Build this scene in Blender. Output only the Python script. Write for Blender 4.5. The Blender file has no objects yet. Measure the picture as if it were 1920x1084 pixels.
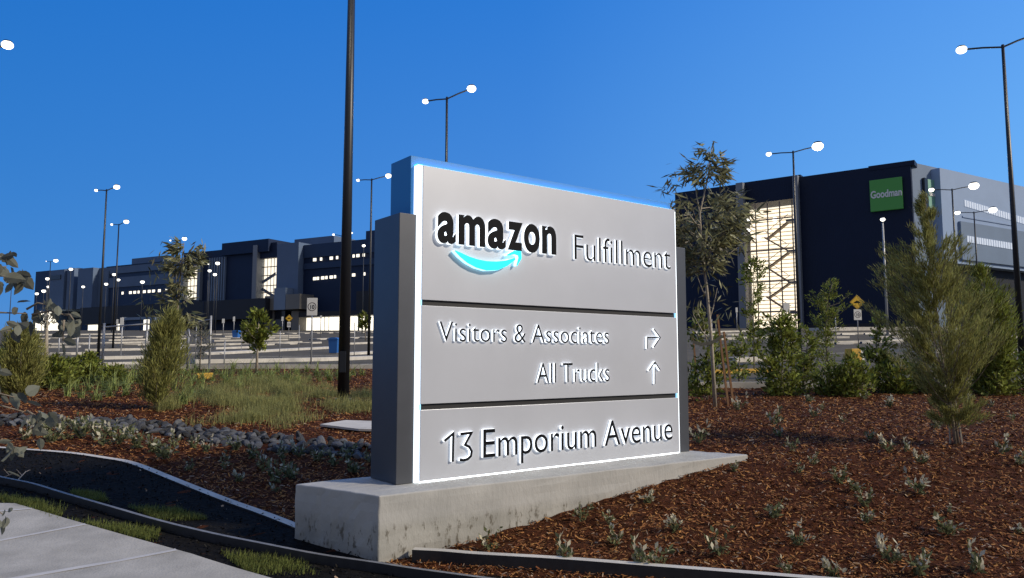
import bpy, math, random
import numpy as np
from mathutils import Vector, Matrix
R = math.radians
random.seed(7); rng = np.random.default_rng(7)
S = bpy.context.scene
COL = S.collection
# ---------------------------------------------------------------- camera
F = 1400.0; CAMZ = 1.6; PITCH = math.atan(129 / 1400)
cd = bpy.data.cameras.new('camera'); cam = bpy.data.objects.new('camera', cd); COL.objects.link(cam)
cam.location = (0, 0, CAMZ); cam.rotation_euler = (R(90) + PITCH, 0, 0)
cd.sensor_width = 36; cd.lens = F / 1920 * 36; cd.clip_start = .05; cd.clip_end = 6000
S.camera = cam
# ---------------------------------------------------------------- world, sun, exposure
SUN_AZ, SUN_EL = 106, 31          # azimuth from +Y towards +X
w = bpy.data.worlds.new('World'); S.world = w; w.use_nodes = True
nt = w.node_tree; nt.nodes.clear()
sky = nt.nodes.new('ShaderNodeTexSky'); sky.sky_type = 'NISHITA'; sky.sun_disc = False
sky.sun_elevation = R(SUN_EL); sky.sun_rotation = R(SUN_AZ)
sky.ozone_density = 3.0; sky.air_density = 1.0; sky.dust_density = 0.2
# dusk sky: the Nishita sky tinted towards deep blue, brightest low on the right where the sun is
bg = nt.nodes.new('ShaderNodeBackground'); bg.inputs['Strength'].default_value = 0.10
ow = nt.nodes.new('ShaderNodeOutputWorld')
tcw = nt.nodes.new('ShaderNodeTexCoord'); sxw = nt.nodes.new('ShaderNodeSeparateXYZ'); nt.links.new(tcw.outputs['Generated'], sxw.inputs[0])
mz = nt.nodes.new('ShaderNodeMapRange'); mz.inputs[1].default_value = 0; mz.inputs[2].default_value = .52; mz.inputs[3].default_value = 1; mz.inputs[4].default_value = 0; nt.links.new(sxw.outputs['Z'], mz.inputs[0])
mxx = nt.nodes.new('ShaderNodeMapRange'); mxx.inputs[1].default_value = -.55; mxx.inputs[2].default_value = .6; nt.links.new(sxw.outputs['X'], mxx.inputs[0])
def ramp(cols):
    r_ = nt.nodes.new('ShaderNodeValToRGB'); e = r_.color_ramp.elements
    e[0].position = 0; e[0].color = (*cols[0], 1); e[1].position = 1; e[1].color = (*cols[2], 1); q = e.new(.5); q.color = (*cols[1], 1); nt.links.new(mxx.outputs[0], r_.inputs[0]); return r_
TOPC = ((.02, 1.50, 6.0), (.14, 1.85, 6.8), (.70, 3.0, 8.9))
LOWC = ((.42, 2.6, 7.2), (.95, 3.4, 8.7), (2.2, 6.0, 11.0))
rt_, rl_ = ramp([tuple(c / 10 for c in q) for q in TOPC]), ramp([tuple(c / 11 for c in q) for q in LOWC])
mg = nt.nodes.new('ShaderNodeMix'); mg.data_type = 'RGBA'; nt.links.new(mz.outputs[0], mg.inputs[0]); nt.links.new(rt_.outputs[0], mg.inputs[6]); nt.links.new(rl_.outputs[0], mg.inputs[7])
sc_ = nt.nodes.new('ShaderNodeVectorMath'); sc_.operation = 'SCALE'; sc_.inputs['Scale'].default_value = 10.0; nt.links.new(mg.outputs[2], sc_.inputs[0])
mk = nt.nodes.new('ShaderNodeMix'); mk.data_type = 'RGBA'; mk.inputs[0].default_value = .93; nt.links.new(sky.outputs[0], mk.inputs[6]); nt.links.new(sc_.outputs[0], mk.inputs[7])
# unseen sky behind the viewer set paler and greyer, added as neutral fill
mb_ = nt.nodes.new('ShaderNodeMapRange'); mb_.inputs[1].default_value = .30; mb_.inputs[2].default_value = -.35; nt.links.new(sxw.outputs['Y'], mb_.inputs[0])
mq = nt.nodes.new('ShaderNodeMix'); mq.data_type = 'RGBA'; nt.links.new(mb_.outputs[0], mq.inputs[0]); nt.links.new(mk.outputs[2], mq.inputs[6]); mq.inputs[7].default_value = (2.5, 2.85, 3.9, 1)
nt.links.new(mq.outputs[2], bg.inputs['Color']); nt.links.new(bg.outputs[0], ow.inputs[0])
sl = bpy.data.lights.new('sun', 'SUN'); sl.energy = 3.5; sl.angle = R(5); sl.color = (1, .87, .70)
so = bpy.data.objects.new('sun', sl); COL.objects.link(so)
sd = Vector((math.sin(R(SUN_AZ)) * math.cos(R(SUN_EL)), math.cos(R(SUN_AZ)) * math.cos(R(SUN_EL)), math.sin(R(SUN_EL))))
so.rotation_euler = (-sd).to_track_quat('-Z', 'Y').to_euler(); so.location = (20, 0, 20)
S.view_settings.view_transform = 'Standard'; S.view_settings.look = 'None'
S.view_settings.gamma = 1; S.view_settings.exposure = 0.0
# ---------------------------------------------------------------- geometry of the place
CP, SP_ = math.cos(PITCH), math.sin(PITCH)
def ray(px, py):
    a = (px - 960) / F; b = (542 - py) / F
    return Vector((a, CP - b * SP_, SP_ + b * CP))
def at(px, py, Y):
    d = ray(px, py); t = Y / d.y
    return Vector((d.x * t, Y, CAMZ + d.z * t))
_Y = np.linspace(0, 400, 8001)
_L = np.interp(_Y, [0, 4, 5.6, 8, 10, 14, 25, 44, 60, 100, 171, 240, 400], [-.02, 0, .05, .28, .47, .76, 1.25, 1.66, 2.3, 4.5, 7.8, 8.8, 9.2])
_Rt = np.interp(_Y, [0, 4, 5.3, 6.5, 8, 9, 12, 16.7, 25, 44, 60, 100, 171, 400], [-.05, -.02, .03, .24, .50, .57, .70, .84, 1.35, 2.2, 3.2, 5.46, 8, 9.2])
def _sm(a):
    out = a.copy(); y = _Y
    for lo, hi, k in ((0, 30, 9), (20, 400, 81)):
        ker = np.ones(k) / k; s = np.convolve(np.pad(a, k // 2, mode='edge'), ker, 'valid')
        m = np.clip((y - lo) / 3, 0, 1) * np.clip((hi - y) / 5, 0, 1) if hi < 400 else np.clip((y - lo) / 8, 0, 1)
        out = out * (1 - m) + s * m
    return out
_L = _sm(_L); _Rt = _sm(_Rt)
def ground_np(x, y):
    x = np.asarray(x, float); y = np.asarray(y, float)
    l = np.interp(y, _Y, _L); r = np.interp(y, _Y, _Rt)
    t = np.clip((x / np.maximum(y, 2) + .18) / .40, 0, 1); t = t * t * (3 - 2 * t)
    z = l * (1 - t) + r * t
    return np.where(y > 400, 9.2, z)
def ground(x, y): return float(ground_np(x, y))
def G(px, py):
    d = ray(px, py); t = 2.0
    prev = t
    while t < 600:
        p = Vector((d.x * t, d.y * t, CAMZ + d.z * t))
        if p.z < ground(p.x, p.y): break
        prev = t; t *= 1.01
    for _ in range(25):
        m = (prev + t) / 2; p = Vector((d.x * m, d.y * m, CAMZ + d.z * m))
        if p.z < ground(p.x, p.y): t = m
        else: prev = m
    p.z = ground(p.x, p.y)
    return p
def inside(poly, x, y):
    x = np.asarray(x); y = np.asarray(y); c = np.zeros(x.shape, bool); n = len(poly)
    for i in range(n):
        x1, y1 = poly[i][0], poly[i][1]; x2, y2 = poly[(i + 1) % n][0], poly[(i + 1) % n][1]
        m = ((y1 > y) != (y2 > y)) & (x < (x2 - x1) * (y - y1) / ((y2 - y1) if y2 != y1 else 1e-9) + x1)
        c ^= m
    return c
# ---------------------------------------------------------------- materials
def mat(name, col, rough=.7, metal=0., var=0., vscale=4., emit=None, estr=0., bump=0., bscale=40., island=0., spec=.5, coat=0., hs_=.03):
    m = bpy.data.materials.new(name); m.use_nodes = True; n = m.node_tree; b = n.nodes['Principled BSDF']
    b.inputs['Base Color'].default_value = (*col, 1); b.inputs['Roughness'].default_value = rough; b.inputs['Metallic'].default_value = metal
    b.inputs['Specular IOR Level'].default_value = spec; b.inputs['Coat Weight'].default_value = coat
    if emit: b.inputs['Emission Color'].default_value = (*emit, 1); b.inputs['Emission Strength'].default_value = estr
    tc = n.nodes.new('ShaderNodeTexCoord')
    if var or island:
        mx = n.nodes.new('ShaderNodeHueSaturation'); mx.inputs['Color'].default_value = (*col, 1)
        ad = n.nodes.new('ShaderNodeMath'); ad.operation = 'ADD'; ad.inputs[0].default_value = 1; ad.inputs[1].default_value = 0
        if var:
            no = n.nodes.new('ShaderNodeTexNoise'); no.inputs['Scale'].default_value = vscale; no.inputs['Detail'].default_value = 8; no.inputs['Roughness'].default_value = .62
            n.links.new(tc.outputs['Object'], no.inputs['Vector'])
            mr = n.nodes.new('ShaderNodeMapRange'); mr.inputs[1].default_value = .3; mr.inputs[2].default_value = .7; mr.inputs[3].default_value = 1 - var; mr.inputs[4].default_value = 1 + var
            n.links.new(no.outputs['Fac'], mr.inputs[0]); n.links.new(mr.outputs[0], ad.inputs[0])
        if island:
            ge = n.nodes.new('ShaderNodeNewGeometry'); m2 = n.nodes.new('ShaderNodeMapRange'); m2.inputs[3].default_value = -island; m2.inputs[4].default_value = island
            n.links.new(ge.outputs['Random Per Island'], m2.inputs[0]); n.links.new(m2.outputs[0], ad.inputs[1])
            m3 = n.nodes.new('ShaderNodeMapRange'); m3.inputs[3].default_value = .5 - .012 * island; m3.inputs[4].default_value = .5 + hs_ * island
            n.links.new(ge.outputs['Random Per Island'], m3.inputs[0]); n.links.new(m3.outputs[0], mx.inputs['Hue'])
        n.links.new(ad.outputs[0], mx.inputs['Value']); n.links.new(mx.outputs[0], b.inputs['Base Color'])
    if bump:
        nb = n.nodes.new('ShaderNodeTexNoise'); nb.inputs['Scale'].default_value = bscale; nb.inputs['Detail'].default_value = 6
        n.links.new(tc.outputs['Object'], nb.inputs['Vector'])
        bm_ = n.nodes.new('ShaderNodeBump'); bm_.inputs['Strength'].default_value = bump; bm_.inputs['Distance'].default_value = .02
        n.links.new(nb.outputs['Fac'], bm_.inputs['Height']); n.links.new(bm_.outputs[0], b.inputs['Normal'])
    return m
M = {}
M['panel'] = mat('panel_silver', (.50, .53, .58), .38, .15, var=.045, vscale=1.3)
M['slab'] = mat('slab_blue', (.015, .20, .50), .5, 0.)
M['post'] = mat('post_charcoal', (.085, .092, .105), .38, .4, var=.05, vscale=6)
M['black'] = mat('black_face', (.005, .006, .008), .6, spec=.1)
M['gap'] = mat('gap_black', (.010, .011, .013), .6)
M['led'] = mat('led_white', (.8, .85, .9), .4, emit=(.84, .93, 1), estr=1.6)
M['ledb'] = mat('led_base', (.8, .85, .9), .4, emit=(.88, .95, 1), estr=5)
M['ledl'] = mat('led_letter_return', (.8, .85, .9), .4, emit=(.93, .97, 1), estr=1.4)
M['cyan'] = mat('led_cyan', (.0, .6, .8), .4, emit=(0., .72, 1), estr=1.25)
M['cyan2'] = mat('led_cyan_edge', (.1, .5, .8), .4, emit=(.03, .56, 1), estr=5.5)
M['smile'] = mat('smile_face', (.0, .6, .8), .4, emit=(0.0, .85, 1), estr=1.0)
M['smile2'] = mat('smile_side', (.6, .9, 1), .4, emit=(.45, .85, 1), estr=1.6)
M['bluechip'] = mat('led_end', (.3, .6, .9), .4, emit=(.3, .65, 1), estr=1.2)
M['steel'] = mat('galvanised', (.38, .39, .40), .5, .5, var=.12, vscale=9)
M['pole'] = mat('pole_black', (.014, .016, .02), .42, .2)
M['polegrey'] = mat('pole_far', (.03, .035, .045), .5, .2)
M['lamp'] = mat('lamp_glow', (1, .95, .85), .4, emit=(1, .96, .86), estr=2.6)
M['asphalt'] = mat('asphalt', (.110, .097, .070), .85, var=.22, vscale=.9, bump=.3, bscale=30, spec=.12)
M['kerb'] = mat('kerb_concrete', (.52, .50, .45), .8, var=.18, vscale=2.5, spec=.12)
M['stripe'] = mat('line_white', (.68, .68, .64), .7, var=.2, vscale=5)
M['yellow'] = mat('kerb_yellow', (.62, .38, .05), .7, var=.2, vscale=5)
M['path'] = mat('path_concrete', (.38, .365, .325), .8, var=.2, vscale=3, bump=.3, bscale=60, spec=.12)
M['soil'] = mat('black_soil', (.0065, .006, .0055), .95, var=.5, vscale=14, bump=1., bscale=25, spec=.12)
M['mulch'] = mat('mulch_base', (.058, .018, .006), .95, var=.6, vscale=22, bump=1., bscale=40, spec=.12)
M['chip'] = mat('mulch_chip', (.235, .088, .038), .85, island=.9, spec=.12)
_n = M['chip'].node_tree
M['chipp'] = mat('pale_chip', (.33, .235, .16), .85, island=.4)
M['soilbit'] = mat('soil_crumb', (.011, .010, .009), .9, island=.7, spec=.12)
M['rock'] = mat('river_rock', (.070, .073, .078), .75, var=.6, vscale=9, bump=.5, bscale=30, spec=.12)
M['grass'] = mat('grass_blade', (.31, .30, .115), .8, island=.45, spec=.12)
M['lawn'] = mat('lawn_blade', (.16, .18, .05), .8, island=.45, spec=.12)
M['strap'] = mat('strap_leaf', (.27, .31, .10), .6, island=.5, spec=.12)
M['shrub'] = mat('shrub_leaf', (.20, .215, .042), .5, island=.75, spec=.2)
M['fine'] = mat('fine_leaf', (.27, .26, .085), .6, island=.6, spec=.12)
M['gum'] = mat('gum_leaf', (.215, .205, .105), .45, island=.8, spec=.35)
M['greygum'] = mat('silver_leaf', (.15, .155, .115), .7, island=.4)
M['seed'] = mat('seedling_leaf', (.15, .165, .08), .6, island=.6, hs_=.0, spec=.12)
M['seedtip'] = mat('seedling_tip', (.52, .48, .35), .6, island=.35)
M['dead'] = mat('dry_leaf', (.36, .29, .22), .7, island=.3)
M['bark'] = mat('bark_grey', (.22, .19, .15), .85, var=.3, vscale=20, spec=.12)
M['barkp'] = mat('bark_pale', (.36, .32, .25), .85, var=.3, vscale=20)
M['stake'] = mat('timber_stake', (.30, .175, .095), .8, var=.25, vscale=15, spec=.12)
M['hess'] = mat('hessian', (.12, .12, .10), .9, var=.2, vscale=30, spec=.12)
M['edging'] = mat('edging_black', (.02, .02, .023), .5, var=.3, vscale=10)
M['edge_highlight'] = mat('edging_top_highlight', (.16, .165, .17), .6, var=.3, vscale=10)  # paler top face: highlight along the black edging put into its colour
M['binblue'] = mat('bin_blue', (.02, .12, .38), .5)
M['signwhite'] = mat('sign_white', (.72, .72, .68), .5)
M['signred'] = mat('sign_black_ring', (.05, .03, .03), .5)
M['signyel'] = mat('sign_yellow', (.72, .44, .03), .5)
def leafify(m, k=.35):
    n = m.node_tree; b = n.nodes['Principled BSDF']; out = [q for q in n.nodes if q.type == 'OUTPUT_MATERIAL'][0]; t = n.nodes.new('ShaderNodeBsdfTranslucent'); x = n.nodes.new('ShaderNodeMixShader'); x.inputs[0].default_value = k
    src = b.inputs['Base Color'].links[0].from_socket; n.links.new(src, t.inputs['Color']); n.links.new(b.outputs[0], x.inputs[1]); n.links.new(t.outputs[0], x.inputs[2]); n.links.new(x.outputs[0], out.inputs[0])
for k in ('grass', 'lawn', 'strap', 'shrub', 'fine', 'gum', 'greygum', 'seed', 'seedtip'): leafify(M[k])
# plinth concrete with form marks, pits and a paler top band
def concrete():
    m = bpy.data.materials.new('plinth_concrete'); m.use_nodes = True; n = m.node_tree; b = n.nodes['Principled BSDF']; b.inputs['Roughness'].default_value = .82
    tc = n.nodes.new('ShaderNodeTexCoord'); L = n.links.new
    mp = n.nodes.new('ShaderNodeMapping'); mp.inputs['Scale'].default_value = (9, 9, 4.0); L(tc.outputs['Object'], mp.inputs[0])
    a = n.nodes.new('ShaderNodeTexNoise'); a.inputs['Scale'].default_value = 2.2; a.inputs['Detail'].default_value = 7; a.inputs['Roughness'].default_value = .65; L(mp.outputs[0], a.inputs['Vector'])
    c = n.nodes.new('ShaderNodeTexNoise'); c.inputs['Scale'].default_value = 3; c.inputs['Detail'].default_value = 8; L(tc.outputs['Object'], c.inputs['Vector'])
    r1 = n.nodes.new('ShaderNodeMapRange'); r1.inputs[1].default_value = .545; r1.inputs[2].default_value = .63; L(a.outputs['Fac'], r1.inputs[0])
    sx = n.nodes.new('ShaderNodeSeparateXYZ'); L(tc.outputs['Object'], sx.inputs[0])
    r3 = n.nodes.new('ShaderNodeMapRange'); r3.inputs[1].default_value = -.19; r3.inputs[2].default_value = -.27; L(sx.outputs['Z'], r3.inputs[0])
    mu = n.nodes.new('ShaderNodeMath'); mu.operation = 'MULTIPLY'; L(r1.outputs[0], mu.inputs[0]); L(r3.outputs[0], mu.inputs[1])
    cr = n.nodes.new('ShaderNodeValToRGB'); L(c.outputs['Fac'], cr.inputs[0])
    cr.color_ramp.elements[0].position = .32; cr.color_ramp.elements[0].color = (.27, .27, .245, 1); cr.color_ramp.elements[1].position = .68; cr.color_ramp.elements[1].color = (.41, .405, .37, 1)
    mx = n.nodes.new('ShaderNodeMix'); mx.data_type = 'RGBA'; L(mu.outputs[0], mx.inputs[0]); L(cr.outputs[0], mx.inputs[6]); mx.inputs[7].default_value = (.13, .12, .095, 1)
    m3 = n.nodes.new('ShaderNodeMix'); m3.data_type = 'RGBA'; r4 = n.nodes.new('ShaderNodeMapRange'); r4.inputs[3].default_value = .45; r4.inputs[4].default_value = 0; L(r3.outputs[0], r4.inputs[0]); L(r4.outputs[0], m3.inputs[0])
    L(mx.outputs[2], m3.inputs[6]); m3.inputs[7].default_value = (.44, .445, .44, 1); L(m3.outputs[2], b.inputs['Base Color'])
    bp = n.nodes.new('ShaderNodeBump'); bp.inputs['Strength'].default_value = .6; bp.inputs['Distance'].default_value = .012; L(a.outputs['Fac'], bp.inputs['Height']); L(bp.outputs[0], b.inputs['Normal'])
    return m
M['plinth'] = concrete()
# cladding with vertical ribs in local x/y and panel joints
def cladding(name, col, rough=.55, rib=1.2, metal=.0):
    m = mat(name, col, rough, metal, var=.08, vscale=.15, spec=.2)
    n = m.node_tree; b = n.nodes['Principled BSDF']; L = n.links.new
    tc = [q for q in n.nodes if q.type == 'TEX_COORD'][0]
    w_ = n.nodes.new('ShaderNodeTexWave'); w_.wave_type = 'BANDS'; w_.bands_direction = 'X'; w_.inputs['Scale'].default_value = rib; w_.wave_profile = 'SAW'
    L(tc.outputs['Object'], w_.inputs['Vector'])
    bp = n.nodes.new('ShaderNodeBump'); bp.inputs['Strength'].default_value = .5; bp.inputs['Distance'].default_value = .1; L(w_.outputs['Fac'], bp.inputs['Height']); L(bp.outputs[0], b.inputs['Normal'])
    return m
M['navy'] = cladding('cladding_navy', (.010, .018, .045))
M['navy2'] = cladding('cladding_navy_mid', (.030, .055, .115))
M['navyl'] = cladding('cladding_navy_left', (.013, .026, .065))
M['slate'] = cladding('cladding_slate', (.12, .17, .26))
M['slate2'] = cladding('cladding_slate_pale', (.19, .25, .34))
M['podium'] = cladding('podium_dark', (.030, .032, .038), rib=.6)
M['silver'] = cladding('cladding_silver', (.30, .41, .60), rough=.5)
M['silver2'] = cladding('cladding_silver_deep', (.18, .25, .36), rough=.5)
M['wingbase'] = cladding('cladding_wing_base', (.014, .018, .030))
M['column'] = mat('column_grey', (.20, .22, .25), .5)
M['taupe'] = cladding('cladding_taupe', (.20, .19, .17))
M['lit'] = mat('lit_interior', (.8, .7, .5), .8, emit=(1, .91, .74), estr=1.2)
M['lit2'] = mat('lit_window', (.8, .75, .6), .8, emit=(1, .92, .76), estr=1.5)
M['slat'] = mat('interior_slat', (.55, .45, .30), .8, emit=(1, .82, .58), estr=.5)
M['stairm'] = mat('stair_steel', (.26, .20, .16), .6)
M['winpale'] = mat('window_pale', (.6, .66, .75), .2, emit=(.75, .85, 1), estr=.22)
M['windark'] = mat('window_dark', (.02, .025, .035), .15)
M['green'] = mat('sign_green', (.045, .20, .045), .5, emit=(.05, .25, .05), estr=.12)
M['greenp'] = mat('sign_green_pale', (.20, .42, .33), .5)
M['lettering'] = mat('lettering_white', (.75, .75, .75), .5)
# ---------------------------------------------------------------- mesh helpers
def link(name, me, m=None, parent=None, loc=None):
    o = bpy.data.objects.new(name, me); COL.objects.link(o)
    if m is not None:
        for k in (m if isinstance(m, (list, tuple)) else [m]): me.materials.append(k)
    if parent is not None: o.parent = parent
    if loc is not None: o.location = loc
    return o
def tag(o, label=None, cat=None, group=None, kind=None):
    if label: o['label'] = label
    if cat: o['category'] = cat
    if group: o['group'] = group
    if kind: o['kind'] = kind
    return o
def empty(name, loc=(0, 0, 0), rz=0, label=None, cat=None, group=None):
    o = bpy.data.objects.new(name, None); COL.objects.link(o); o.location = loc; o.rotation_euler = (0, 0, rz); o.empty_display_size = .2
    return tag(o, label, cat, group)
class MB:
    def __init__(s): s.v = []; s.f = []; s.mi = []
    def box(s, x0, x1, y0, y1, z0, z1, m=0):
        b = len(s.v)
        s.v += [(x0, y0, z0), (x1, y0, z0), (x1, y1, z0), (x0, y1, z0), (x0, y0, z1), (x1, y0, z1), (x1, y1, z1), (x0, y1, z1)]
        s.f += [(b, b + 3, b + 2, b + 1), (b + 4, b + 5, b + 6, b + 7), (b, b + 1, b + 5, b + 4), (b + 1, b + 2, b + 6, b + 5), (b + 2, b + 3, b + 7, b + 6), (b + 3, b, b + 4, b + 7)]
        s.mi += [m] * 6; return s
    def hexa(s, pts, m=0):   # 4 bottom, 4 top
        b = len(s.v); s.v += [tuple(p) for p in pts]
        s.f += [(b, b + 3, b + 2, b + 1), (b + 4, b + 5, b + 6, b + 7), (b, b + 1, b + 5, b + 4), (b + 1, b + 2, b + 6, b + 5), (b + 2, b + 3, b + 7, b + 6), (b + 3, b, b + 4, b + 7)]
        s.mi += [m] * 6; return s
    def quad(s, a, b_, c, d, m=0):
        b = len(s.v); s.v += [tuple(a), tuple(b_), tuple(c), tuple(d)]; s.f.append((b, b + 1, b + 2, b + 3)); s.mi.append(m); return s
    def tube(s, pts, rad, n=8, m=0, cap=True):
        pts = [Vector(p) for p in pts]; rad = rad if isinstance(rad, (list, tuple)) else [rad] * len(pts); rings = []
        for i, p in enumerate(pts):
            t = (pts[min(i + 1, len(pts) - 1)] - pts[max(i - 1, 0)]).normalized()
            a = t.orthogonal().normalized() if i == 0 else (a - t * a.dot(t)).normalized()
            bb = t.cross(a); r0 = len(s.v); rings.append(r0)
            for k in range(n):
                q = 2 * math.pi * k / n; s.v.append(tuple(p + (a * math.cos(q) + bb * math.sin(q)) * rad[i]))
        for i in range(len(rings) - 1):
            for k in range(n):
                k2 = (k + 1) % n; s.f.append((rings[i] + k, rings[i] + k2, rings[i + 1] + k2, rings[i + 1] + k)); s.mi.append(m)
        if cap:
            s.f.append(tuple(rings[0] + k for k in reversed(range(n)))); s.mi.append(m)
            s.f.append(tuple(rings[-1] + k for k in range(n))); s.mi.append(m)
        return s
    def ball(s, c, r, n=10, k=6, m=0):
        b = len(s.v); c = Vector(c); r = r if isinstance(r, (tuple, list)) else (r, r, r)
        for i in range(k + 1):
            ph = math.pi * i / k
            for j in range(n):
                th = 2 * math.pi * j / n; s.v.append((c.x + r[0] * math.sin(ph) * math.cos(th), c.y + r[1] * math.sin(ph) * math.sin(th), c.z - r[2] * math.cos(ph)))
        for i in range(k):
            for j in range(n):
                j2 = (j + 1) % n; s.f.append((b + i * n + j, b + i * n + j2, b + (i + 1) * n + j2, b + (i + 1) * n + j)); s.mi.append(m)
        return s
    def build(s, name, m, parent=None, loc=None, smooth=False, bevel=0):
        me = bpy.data.meshes.new(name); me.from_pydata(s.v, [], s.f); me.update()
        o = link(name, me, m, parent, loc)
        if isinstance(m, (list, tuple)): me.polygons.foreach_set('material_index', s.mi)
        if smooth: me.polygons.foreach_set('use_smooth', [True] * len(me.polygons))
        if bevel:
            bv = o.modifiers.new('b', 'BEVEL'); bv.width = bevel; bv.segments = 2; bv.limit_method = 'ANGLE'
        return o
def quads_mesh(name, V, mis=None):          # V: N x 4 x 3
    V = np.asarray(V, np.float32); n = len(V); me = bpy.data.meshes.new(name)
    me.vertices.add(n * 4); me.vertices.foreach_set('co', V.reshape(-1))
    me.loops.add(n * 4); me.loops.foreach_set('vertex_index', np.arange(n * 4, dtype=np.int32))
    me.polygons.add(n); me.polygons.foreach_set('loop_start', np.arange(0, n * 4, 4, dtype=np.int32)); me.polygons.foreach_set('loop_total', np.full(n, 4, np.int32))
    if mis is not None: me.polygons.foreach_set('material_index', np.asarray(mis, np.int32))
    me.update(calc_edges=True); return me
def unit(a): return a / np.maximum(np.linalg.norm(a, axis=-1, keepdims=True), 1e-9)
def leaves(P, D, L, W, wide=.45):           # base, direction, length, width arrays -> quads
    n = len(P); D = unit(D); r = unit(rng.normal(size=(n, 3))); Sd = unit(np.cross(D, r)); L = np.asarray(L).reshape(-1, 1); W = np.asarray(W).reshape(-1, 1)
    return np.stack([P, P + D * L * wide + Sd * W / 2, P + D * L, P + D * L * wide - Sd * W / 2], 1)
def blades(P, H, W, lean=.5, seg=2):        # curved grass blades: seg quads each
    n = len(P); a = rng.uniform(0, 2 * np.pi, n); d = np.stack([np.cos(a), np.sin(a), 0 * a], 1); sd_ = np.stack([-np.sin(a + .6), np.cos(a + .6), 0 * a], 1)
    H = np.asarray(H).reshape(-1, 1); W = np.asarray(W).reshape(-1, 1); ln = rng.uniform(.1, 1, (n, 1)) * lean; up = np.array([[0, 0, 1.]]); out = []
    def pt(t): return P + up * H * (t - .35 * ln * t * t * 2) + d * H * ln * t * t
    for k in range(seg):
        t0, t1 = k / seg, (k + 1) / seg; w0, w1 = W * (1 - t0 * .8) / 2, W * (1 - t1 * .8) / 2
        if k == seg - 1: w1 = w1 * .2
        a0, a1 = pt(t0), pt(t1); out.append(np.stack([a0 - sd_ * w0, a0 + sd_ * w0, a1 + sd_ * w1, a1 - sd_ * w1], 1))
    return np.concatenate(out)
# ================================================================ GROUND
def sheet(name, xs, ys, off, m, kind='structure', noise=0.0, zf=None):
    X, Yy = np.meshgrid(xs, ys); Z = ground_np(X, Yy) + off
    if noise: Z = Z + noise * rng.normal(size=Z.shape) * ((X > -8) & (X < 13) & (Yy < 19))
    ny, nx = X.shape; co = np.stack([X, Yy, Z], -1).reshape(-1, 3)
    i = np.arange((ny - 1) * (nx - 1)); r = i // (nx - 1); c = i % (nx - 1); a = r * nx + c
    me = bpy.data.meshes.new(name); me.from_pydata(co.tolist(), [], np.stack([a, a + 1, a + nx + 1, a + nx], 1).tolist()); me.update()
    me.polygons.foreach_set('use_smooth', [True] * len(me.polygons))
    o = link(name, me, m); tag(o, kind=kind); return o
gx = np.concatenate([-np.geomspace(3000, 9, 40), np.arange(-8.5, 12.6, .09), np.geomspace(13, 3000, 40)])
gy = np.concatenate([[-60, -20, -5, 0, 1.5], np.arange(2.5, 18, .09), np.arange(18, 30, .5), np.arange(30, 110, 2.), np.arange(110, 400, 10.), [500, 900, 2000, 4000]])
sheet('ground', gx, gy, 0, M['mulch'], noise=.010)
def edge_y(x): return np.where(x > 0, 17.6, 24.5) if False else 17.6 + np.clip((-x + 1) / 3, 0, 1) * 7.4
# car park asphalt, following the slope
def rowsheet(name, xs, y0f, y1, n, off, m, kind='structure'):
    X = []; 
    for t in np.linspace(0, 1, n) ** 1.6:
        y0 = y0f(xs); X.append(np.stack([xs, y0 + (y1 - y0) * t], 1))
    A = np.array(X); Z = ground_np(A[..., 0], A[..., 1]) + off; co = np.concatenate([A, Z[..., None]], -1).reshape(-1, 3)
    ny, nx = Z.shape; i = np.arange((ny - 1) * (nx - 1)); r = i // (nx - 1); c = i % (nx - 1); a = r * nx + c
    me = bpy.data.meshes.new(name); me.from_pydata(co.tolist(), [], np.stack([a, a + 1, a + nx + 1, a + nx], 1).tolist()); me.update()
    o = link(name, me, m); tag(o, kind=kind); return o
ax = np.concatenate([np.linspace(-260, -30, 24)[:-1], np.linspace(-30, 30, 61), np.linspace(30, 220, 20)[1:]])
rowsheet('car_park_road', ax, edge_y, 330, 120, .06, M['asphalt'])
def poly_sheet(name, pts, off, m, th=.0, label=None, cat=None, kind='structure'):
    """a slab draped on the ground from an outline in plan"""
    import bmesh
    bm = bmesh.new(); vs = [bm.verts.new((x, y, 0)) for x, y in pts]; f = bm.faces.new(vs)
    xs = [p[0] for p in pts]; ys = [p[1] for p in pts]
    for k in np.arange(min(ys), max(ys), .25):
        bmesh.ops.bisect_plane(bm, geom=bm.verts[:] + bm.edges[:] + bm.faces[:], plane_co=(0, k + .001, 0), plane_no=(0, 1, 0))
    for k in np.arange(min(xs), max(xs), .4):
        bmesh.ops.bisect_plane(bm, geom=bm.verts[:] + bm.edges[:] + bm.faces[:], plane_co=(k + .001, 0, 0), plane_no=(1, 0, 0))
    for v in bm.verts: v.co.z = ground(v.co.x, v.co.y) + off
    bmesh.ops.recalc_face_normals(bm, faces=bm.faces)
    if bm.faces and sum(f_.normal.z for f_ in bm.faces) < 0: bmesh.ops.reverse_faces(bm, faces=bm.faces)
    if th:
        ex = bmesh.ops.extrude_face_region(bm, geom=bm.faces[:])
        for v in [e for e in ex['geom'] if isinstance(e, bmesh.types.BMVert)]: v.co.z += th
        bmesh.ops.recalc_face_normals(bm, faces=bm.faces)
    me = bpy.data.meshes.new(name); bm.to_mesh(me); bm.free()
    o = link(name, me, m); tag(o, label, cat, kind=kind); return o
def gp(pts): return [(G(a, b).x, G(a, b).y) for a, b in pts]
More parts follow.
